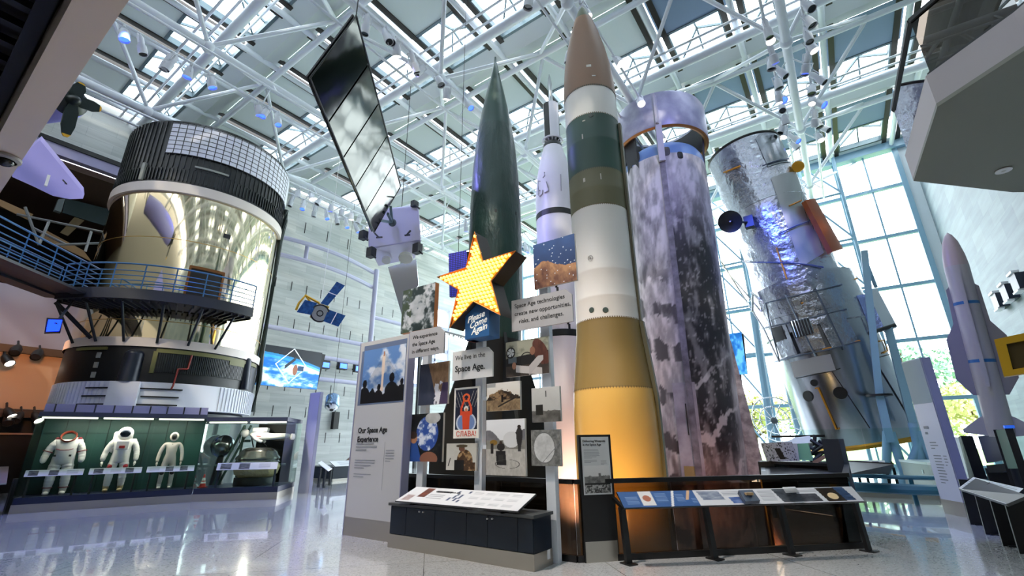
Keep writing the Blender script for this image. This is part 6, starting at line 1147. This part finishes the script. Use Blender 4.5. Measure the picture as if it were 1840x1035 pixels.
for px, py, tx, ty_ in ((1757, 943, 1736, 884), (1786, 961, 1760, 892), (1819, 982, 1800, 904), (1850, 996, 1836, 900)): p = atz(px, py); M().bar(p, V((p.x+.02, p.y, .77)), .07, .2).box(p+V((.05, 0, .01)), (.2, .16, .02)).build('leg', KB, t)
t = thing('narrow_info_panel', 'narrow black-edged white info panel behind the right reading table', 'panel', atz(1740, 930)); p = atz(1742, 935); q0 = HD = None
P = [atd(1729, 862, 14.5), atd(1742, 860, 14.0), atd(1722, 786, 14.0), atd(1711, 785, 14.5)]; M().slab(P, .03).build('sheet', WHITE, t); M().slab([atd(1742, 862, 14.0), atd(1752, 860, 13.8), atd(1726, 783, 13.8), atd(1722, 786, 14.0)], .2).build('edge', BLACK, t); x_ = P[1]; M().bar(V((x_.x, x_.y, 0)), x_, .12, .1).build('post', BLACK, t)
t = thing('grey_monitor', 'flat grey monitor on a black stand behind the right reading table', 'screen', atd(1775, 830, 13.5)); P = [atd(1773, 832, 13.6), atd(1805, 826, 13.3), atd(1788, 780, 13.3), atd(1757, 784, 13.6)]; M().slab(P, .08).build('screen', mat('monitor_grey', '5c5f6e', .2), t)
M().bar(atd(1788, 832, 13.5)+V((0, .1, -.1)), V((atd(1788, 832, 13.5).x, atd(1788, 832, 13.5).y+.1, 0)), .3, .1).build('stand', BLACK, t); M().slab([atd(1776, 850, 13.3), atd(1810, 846, 13.1), atd(1806, 833, 13.1), atd(1772, 836, 13.3)], .3).build('cabinet', DARK, t)
t = thing('green_glass_panel', 'upright green-tinted panel with a black blue-topped frame at the right edge', 'panel', atd(1815, 850, 12)); P = [atd(1809, 842, 12.2), atd(1838, 842, 11.9), atd(1813, 770, 11.9), atd(1787, 773, 12.2)]; M().slab(P, .02).build('sheet', mat('sheet_green', '7f9a88', .15, coat=.5), t)
M().bar(atd(1788, 772, 12.2), atd(1826, 890, 12.2), .05, .05).bar(atd(1812, 768, 11.9), atd(1850, 880, 11.9), .14, .1).build('frame', BLACK, t); M().box(atd(1813, 767, 11.85), (.12, .1, .05)).build('blue_cap', mat('cap_blue', '2f6fd0', .4, emit=('2f6fff', .5)), t); p = atd(1826, 890, 12.2); M().bar(V((p.x, p.y, 0)), p, .06, .06).build('post', BLACK, t)
t = thing('yellow_frame', 'thick yellow frame round a dark brown panel at the right edge', 'frame', atd(1830, 640, 9)); OC = [atd(*p, 9) for p in ((1804, 677), (1885, 664), (1870, 592), (1786, 610))]; IC = [atd(*p, 9) for p in ((1820, 664), (1885, 652), (1872, 606), (1808, 618))]; n_ = (OC[1]-OC[0]).cross(OC[3]-OC[0]).normalized(); q = M(); q.add(OC+IC+[x-n_*.15 for x in OC]+[x-n_*.15 for x in IC], [(i, (i+1) % 4, 4+(i+1) % 4, 4+i) for i in range(4)]+[(8+i, 8+(i+1) % 4, (i+1) % 4, i) for i in range(4)]+[(4+i, 4+(i+1) % 4, 12+(i+1) % 4, 12+i) for i in range(4)])
q.build('frame', mat('frame_yellow', 'c79a1c', .4), t); M().slab([x-n_*.05 for x in IC], .04).build('panel', mat('panel_brown', '4a3c1a', .4), t)
p = atd(1850, 668, 9); M().bar(V((p.x, p.y, 0)), p, .1, .1).build('post', mat('frame_yellow', 'c79a1c', .4), t)
for i, (px, py) in enumerate(((1797, 541), (1814, 526), (1833, 507))):
    o_ = atx(px, py, XR-.15); t = thing('wall_spotlight_box', 'dark boxed light on the right stone wall, %s of three' % ('lowest', 'middle', 'topmost')[i], 'lamp', o_); M().box(o_, (.3, .7, .55)).build('casing', mat('box_navy', '1b2336', .4), t); M().box(o_+V((-.1, 0, .34)), (.2, .6, .08)).build('white_cap', WHITE, t); M().box(o_+V((-.1, 0, -.32)), (.2, .6, .06)).build('white_base', WHITE, t)
# ------------------------------------------------------------------ upper left: hanging aircraft, dark gallery
t = thing('propeller_plane', 'blue-white plane with a black yellow-tipped propeller behind the tan beam', 'aircraft', atd(128, 185, 17)); o_ = atd(132, 180, 17); ax = (RT*.85-FW*.42-UP*.12).normalized(); R = ax.to_track_quat('Z', 'Y').to_matrix(); SKYB = mat('plane_blue', '9d9ce6', .4)
M().lathe([(0, .3), (.1, .22), (.15, .1), (.17, -.08)], 20, o_, R).build('spinner', mat('prop_black', '12201f', .4), t); M().lathe([(.4, -.3), (.5, -.5), (.56, -1.0), (.6, -3.2), (.5, -5), (0, -5.2)], 28, o_, R).build('fuselage', SKYB, t); M().lathe([(.1, -.05), (.34, -.12), (.45, -.25), (.42, -.32)], 28, o_, R).build('cowling', mat('prop_black', '12201f', .4), t)
for px, py in ((128, 245), (187, 196), (142, 150)):
    d = (atd(px, py, 17)-o_); d = d-ax*d.dot(ax); L_ = d.length; d.normalize(); s_ = ax.cross(d); mtx = Matrix((s_, d, ax)).transposed()
    b = M().prism([(-.07, 0), (.07, 0), (.17, L_*.3), (.16, L_*.7), (.1, L_*.93), (-.1, L_*.93), (-.16, L_*.7), (-.15, L_*.3)], -.03, .03, mtx, o_).build('propeller_blade', MATS['prop_black'], t); M().prism([(-.1, L_*.93), (.1, L_*.93), (.05, L_), (-.05, L_)], -.03, .03, mtx, o_).build('yellow_tip', mat('tip_yellow', 'd9a52a', .4), b)
wp = [(72, 252), (148, 345), (149, 357), (125, 358), (95, 352), (60, 335), (22, 318), (20, 295)]
W_ = [atd(px, py, 16.5+(148-px)*.008) for px, py in wp]; q = M(); q.add(W_+[x+V((0, 0, .14)) for x in W_], [tuple(range(8)), tuple(range(8, 16))[::-1]]+[(i, 8+i, 8+(i+1) % 8, (i+1) % 8) for i in range(8)]); q.build('wing', SKYB, t)
q = M()
for i in range(3): q.slab([x-V((0, 0, .02)) for x in (atd(112+i*10, 322+i*8.5, 16.7), atd(120+i*10, 330+i*8.5, 16.7), atd(121+i*10, 329+i*8.5, 16.7), atd(114+i*10, 321+i*8.5, 16.7))], .02)
q.build('slots', BLACK, t); M().bar(atd(88, 315, 16.4), atd(82, 334, 16.4), .06, .06).build('pitot_mast', WHITE, t)
t = thing('wall_display', 'grey-green backboard in the dark upper gallery behind the module', 'panel', atx(150, 380, -30)); M().slab([atx(*p, -31) for p in ((112, 382), (190, 406), (197, 376), (118, 356))], .1).build('board', mat('board_sage', '54666a', .5), t); M().slab([atx(*p, -31) for p in ((98, 377), (110, 381), (117, 357), (105, 358))], .3).build('white_end', mat('end_white', 'b5c4c6', .5), t)
t = thing('vintage_glider', 'tan fabric vintage aircraft in the dark gallery behind the blue rail', 'aircraft', atx(130, 440, -29)); TAN = mat('fabric_tan', 'a8865e', .7)
M().slab([atx(*p, -29) for p in ((70, 425), (165, 470), (150, 450), (80, 412))], .06).slab([atx(*p, -29) for p in ((0, 370), (50, 395), (60, 385), (0, 358))], .06).build('wing', TAN, t); M().slab([atx(*p, -29.5) for p in ((108, 418), (122, 424), (152, 396), (134, 390))], .05).build('panel', mat('fabric_shade', '6a5a3e', .7), t)
q = M()
for a, b in (((70, 440), (88, 398)), ((153, 452), (164, 416)), ((30, 385), (185, 417)), ((45, 372), (70, 440)), ((60, 410), (120, 440)), ((100, 440), (185, 437))): q.tube(atx(*a, -28.6), atx(*b, -28.6), .06, n=6)
q.build('struts', mat('strut_silver', '8a8d90', .4, .4), t)
t = thing('blue_flood_fixture', 'bright blue flood lamp at the left under the walkway', 'lamp', atd(100, 582, 19.5)); o_ = atd(100, 582, 19.5); M().slab([atd(*p, 19.5) for p in ((83, 594), (107, 593), (112, 575), (87, 574))], .2).build('lens', mat('flood_blue', '1a3cff', .3, emit=('1238ff', 3.5)), t); M().slab([atd(*p, 19.7) for p in ((80, 597), (109, 596), (114, 572), (84, 571))], .3).build('casing', BLACK, t); M().tube(o_, SKY_.pt(aL+.1, 6.5, 4.3), .04).build('bracket', DARK, t)
t = thing('surveillance_dome', 'small dome camera under the tan beam at the left edge', 'camera', atz(12, 285, 5.5)); o_ = atz(12, 283, 5.49); M().lathe([(.0, 0), (.16, 0), (.16, -.04), (.12, -.06)], 24, o_).build('housing', mat('housing_grey', '9a9790', .4), t); M().sph(o_+V((0, 0, -.06)), .1, 16, (1, 1, .8)).build('dome', mat('dome_dark', '14161a', .08), t)
# ------------------------------------------------------------------ lamps on rails under the trusses
LB_ = mat('lamp_body', 'd3d6de', .35); LW = mat('lens_white', 'fff6ea', .3, emit=('fff4e4', 6)); LBL = mat('lens_blue', '3a58ff', .3, emit=('3358ff', 4)); LO = mat('lens_dark', '2a2d34', .15)
for i, x in enumerate(CH):
    for s in (-.55, .55):
        t = thing('lighting_rail', ('white lamp rail under the truss over the silver telescope', 'white lamp rail under the truss over the dark green rocket', 'white lamp rail under the truss beside the hanging satellite', 'white lamp rail under the truss before the gold module', 'white lamp rail under the truss above the gold module')[i]+(', window side' if s > 0 else ', inner side'), 'lighting rail', (x+s, 12, 14.95))
        M().tube((x+s, -4, 14.95), (x+s, 30, 14.95), .05, n=8).build('tube', WSTEEL, t)
        for k in range(6): M().tube((x+s, 1.2+k*5.5, 14.95), (x+s*.25, 1.2+k*5.5, 15.48), .03, n=6).build('hanger', WSTEEL, t)
def lamp_proto(kind, lens):
    t = thing('spotlight', 'spotlight', 'spotlight', (0, 0, 0)); ORIG[t.name] = V((0, 0, 0))
    if kind: M().lathe([(0, .22), (.1, .2), (.14, .05), (.16, -.22), (.15, -.22), (.13, 0)], 18, (0, 0, -.35)).build('housing', LB_, t); M().lathe([(0, -.16), (.14, -.16)], 16, (0, 0, -.35)).build('lens', lens, t)
    else: M().lathe([(0, .36), (.07, .36), (.1, .3), (.1, .0), (.14, -.03), (.14, -.34), (.12, -.34)], 16, (0, 0, -.4)).build('housing', LB_, t); M().lathe([(0, -.3), (.12, -.3)], 16, (0, 0, -.4)).build('lens', lens, t)
    M().bar((.15, 0, -.35), (.15, 0, -.05), .03, .03).bar((-.15, 0, -.35), (-.15, 0, -.05), .03, .03).bar((-.16, 0, -.05), (.16, 0, -.05), .03, .03).tube((0, 0, -.05), (0, 0, .05), .05, n=8).build('yoke', LB_, t)
    return t
PR = {}
def lamp(loc, tilt, kind, lens, label, group):
    key = (kind, lens.name)
    if key not in PR: PR[key] = lamp_proto(kind, lens); o = PR[key]; o.location = loc; o.rotation_euler = tilt; o['label'] = label; o['group'] = group
    else: dup(PR[key], loc, tilt, label, group)
rr = random.Random(5); GR = 'lamps on the ceiling rails'
SEEN = [((228, 42), 1, LBL), ((250, 75), 0, LO), ((325, 85), 0, LO), ((312, 100), 0, LO), ((347, 115), 1, LBL), ((378, 133), 1, LBL), ((465, 185), 1, LBL), ((484, 193), 1, LBL), ((497, 215), 0, LBL)]
for (px, py), k, ln in SEEN:
    p = atx(px, py-10, CH[3]-.55); lamp(V((CH[3]-.55, p.y, 14.9)), (rr.uniform(-.3, .3), rr.uniform(-.4, .4), rr.uniform(0, 6)), k, ln, ('blue-lit' if ln is LBL else 'unlit white')+' spotlight on the rail before the gold module', GR)
for (px, py), k, ln in (((712, 85), 1, LW), ((752, 105), 1, LW), ((700, 115), 0, LO), ((735, 140), 0, LO), ((762, 165), 1, LO), ((783, 178), 1, LO), ((803, 195), 1, LW), ((832, 225), 0, LBL), ((690, 60), 0, LO), ((662, 25), 0, LO)):
    p = atx(px, py-8, CH[2]+.55); lamp(V((CH[2]+.55, p.y, 14.9)), (rr.uniform(-.5, .5), rr.uniform(-.5, .5), rr.uniform(0, 6)), k, ln, ('white-lit' if ln is LW else 'blue-lit' if ln is LBL else 'unlit white')+' spotlight between the mirror panel and the dark green rocket', GR)
for i in range(22):
    ln = (LBL, LO, LO, LW)[i % 4] if i % 7 else LBL; lamp(V((CH[4]+(.55 if i % 2 else -.55), 10.8+i*.34, 14.9)), (rr.uniform(-.3, .3), rr.uniform(-.3, .3), rr.uniform(0, 6)), i % 2, ln, ('white-lit' if ln is LW else 'blue-lit' if ln is LBL else 'unlit white')+' spotlight in the row above the pale stone wall', GR)
for i in range(20):
    ln = (LBL, LBL, LO)[i % 3]; lamp(V((CH[3]+(.55 if i % 2 else -.55), 19.5+i*.3, 14.9)), (rr.uniform(-.3, .3), rr.uniform(-.3, .3), rr.uniform(0, 6)), i % 2, ln, ('blue-lit' if ln is LBL else 'unlit white')+' spotlight in the row left of the dark green rocket tip', GR)
for i in range(28):
    ln = (LO, LO, LW, LO, LBL)[i % 5]; lamp(V((CH[0]+(.55 if i % 2 else -.55), 14.4+(i//2)*.62, 14.9)), (rr.uniform(-.5, .5), rr.uniform(-.5, .5), rr.uniform(0, 6)), (i//2) % 2, ln, ('white-lit' if ln is LW else 'blue-lit' if ln is LBL else 'unlit white')+' spotlight in the double row above the silver telescope', GR)
for i in range(8):
    ln = (LO, LW)[i % 2]; lamp(V((CH[1]+(.55 if i % 2 else -.55), 9+i*1.3, 14.9)), (rr.uniform(-.5, .5), rr.uniform(-.5, .5), rr.uniform(0, 6)), 1, ln, ('white-lit' if ln is LW else 'unlit white')+' spotlight near the brown nose of the banded missile', GR)
for i, (px, py) in enumerate(((8, 650), (33, 632), (72, 640), (12, 745), (18, 755), (38, 752), (62, 752))):
    p = atx(px, py-10, -27.1); t = thing('track_lamp', 'black lamp on the upper beam of the warm tan wall' if i < 3 else 'black lamp under the lower beam of the warm tan wall', 'spotlight', p, 'lamps on the tan wall'); R = V((.6, .35*math.cos(i*2), -.6)).normalized().to_track_quat('Z', 'Y').to_matrix(); M().lathe([(0, 0), (.1, 0), (.17, .2), (.17, .5)], 16, p, R).build('housing', BLACK, t); M().lathe([(0, .46), (.15, .46)], 16, p, R).build('lens', LO if i % 3 else LW, t); M().tube(p+V((-.35, 0, .25)), p, .04, n=6).build('yoke', BLACK, t)
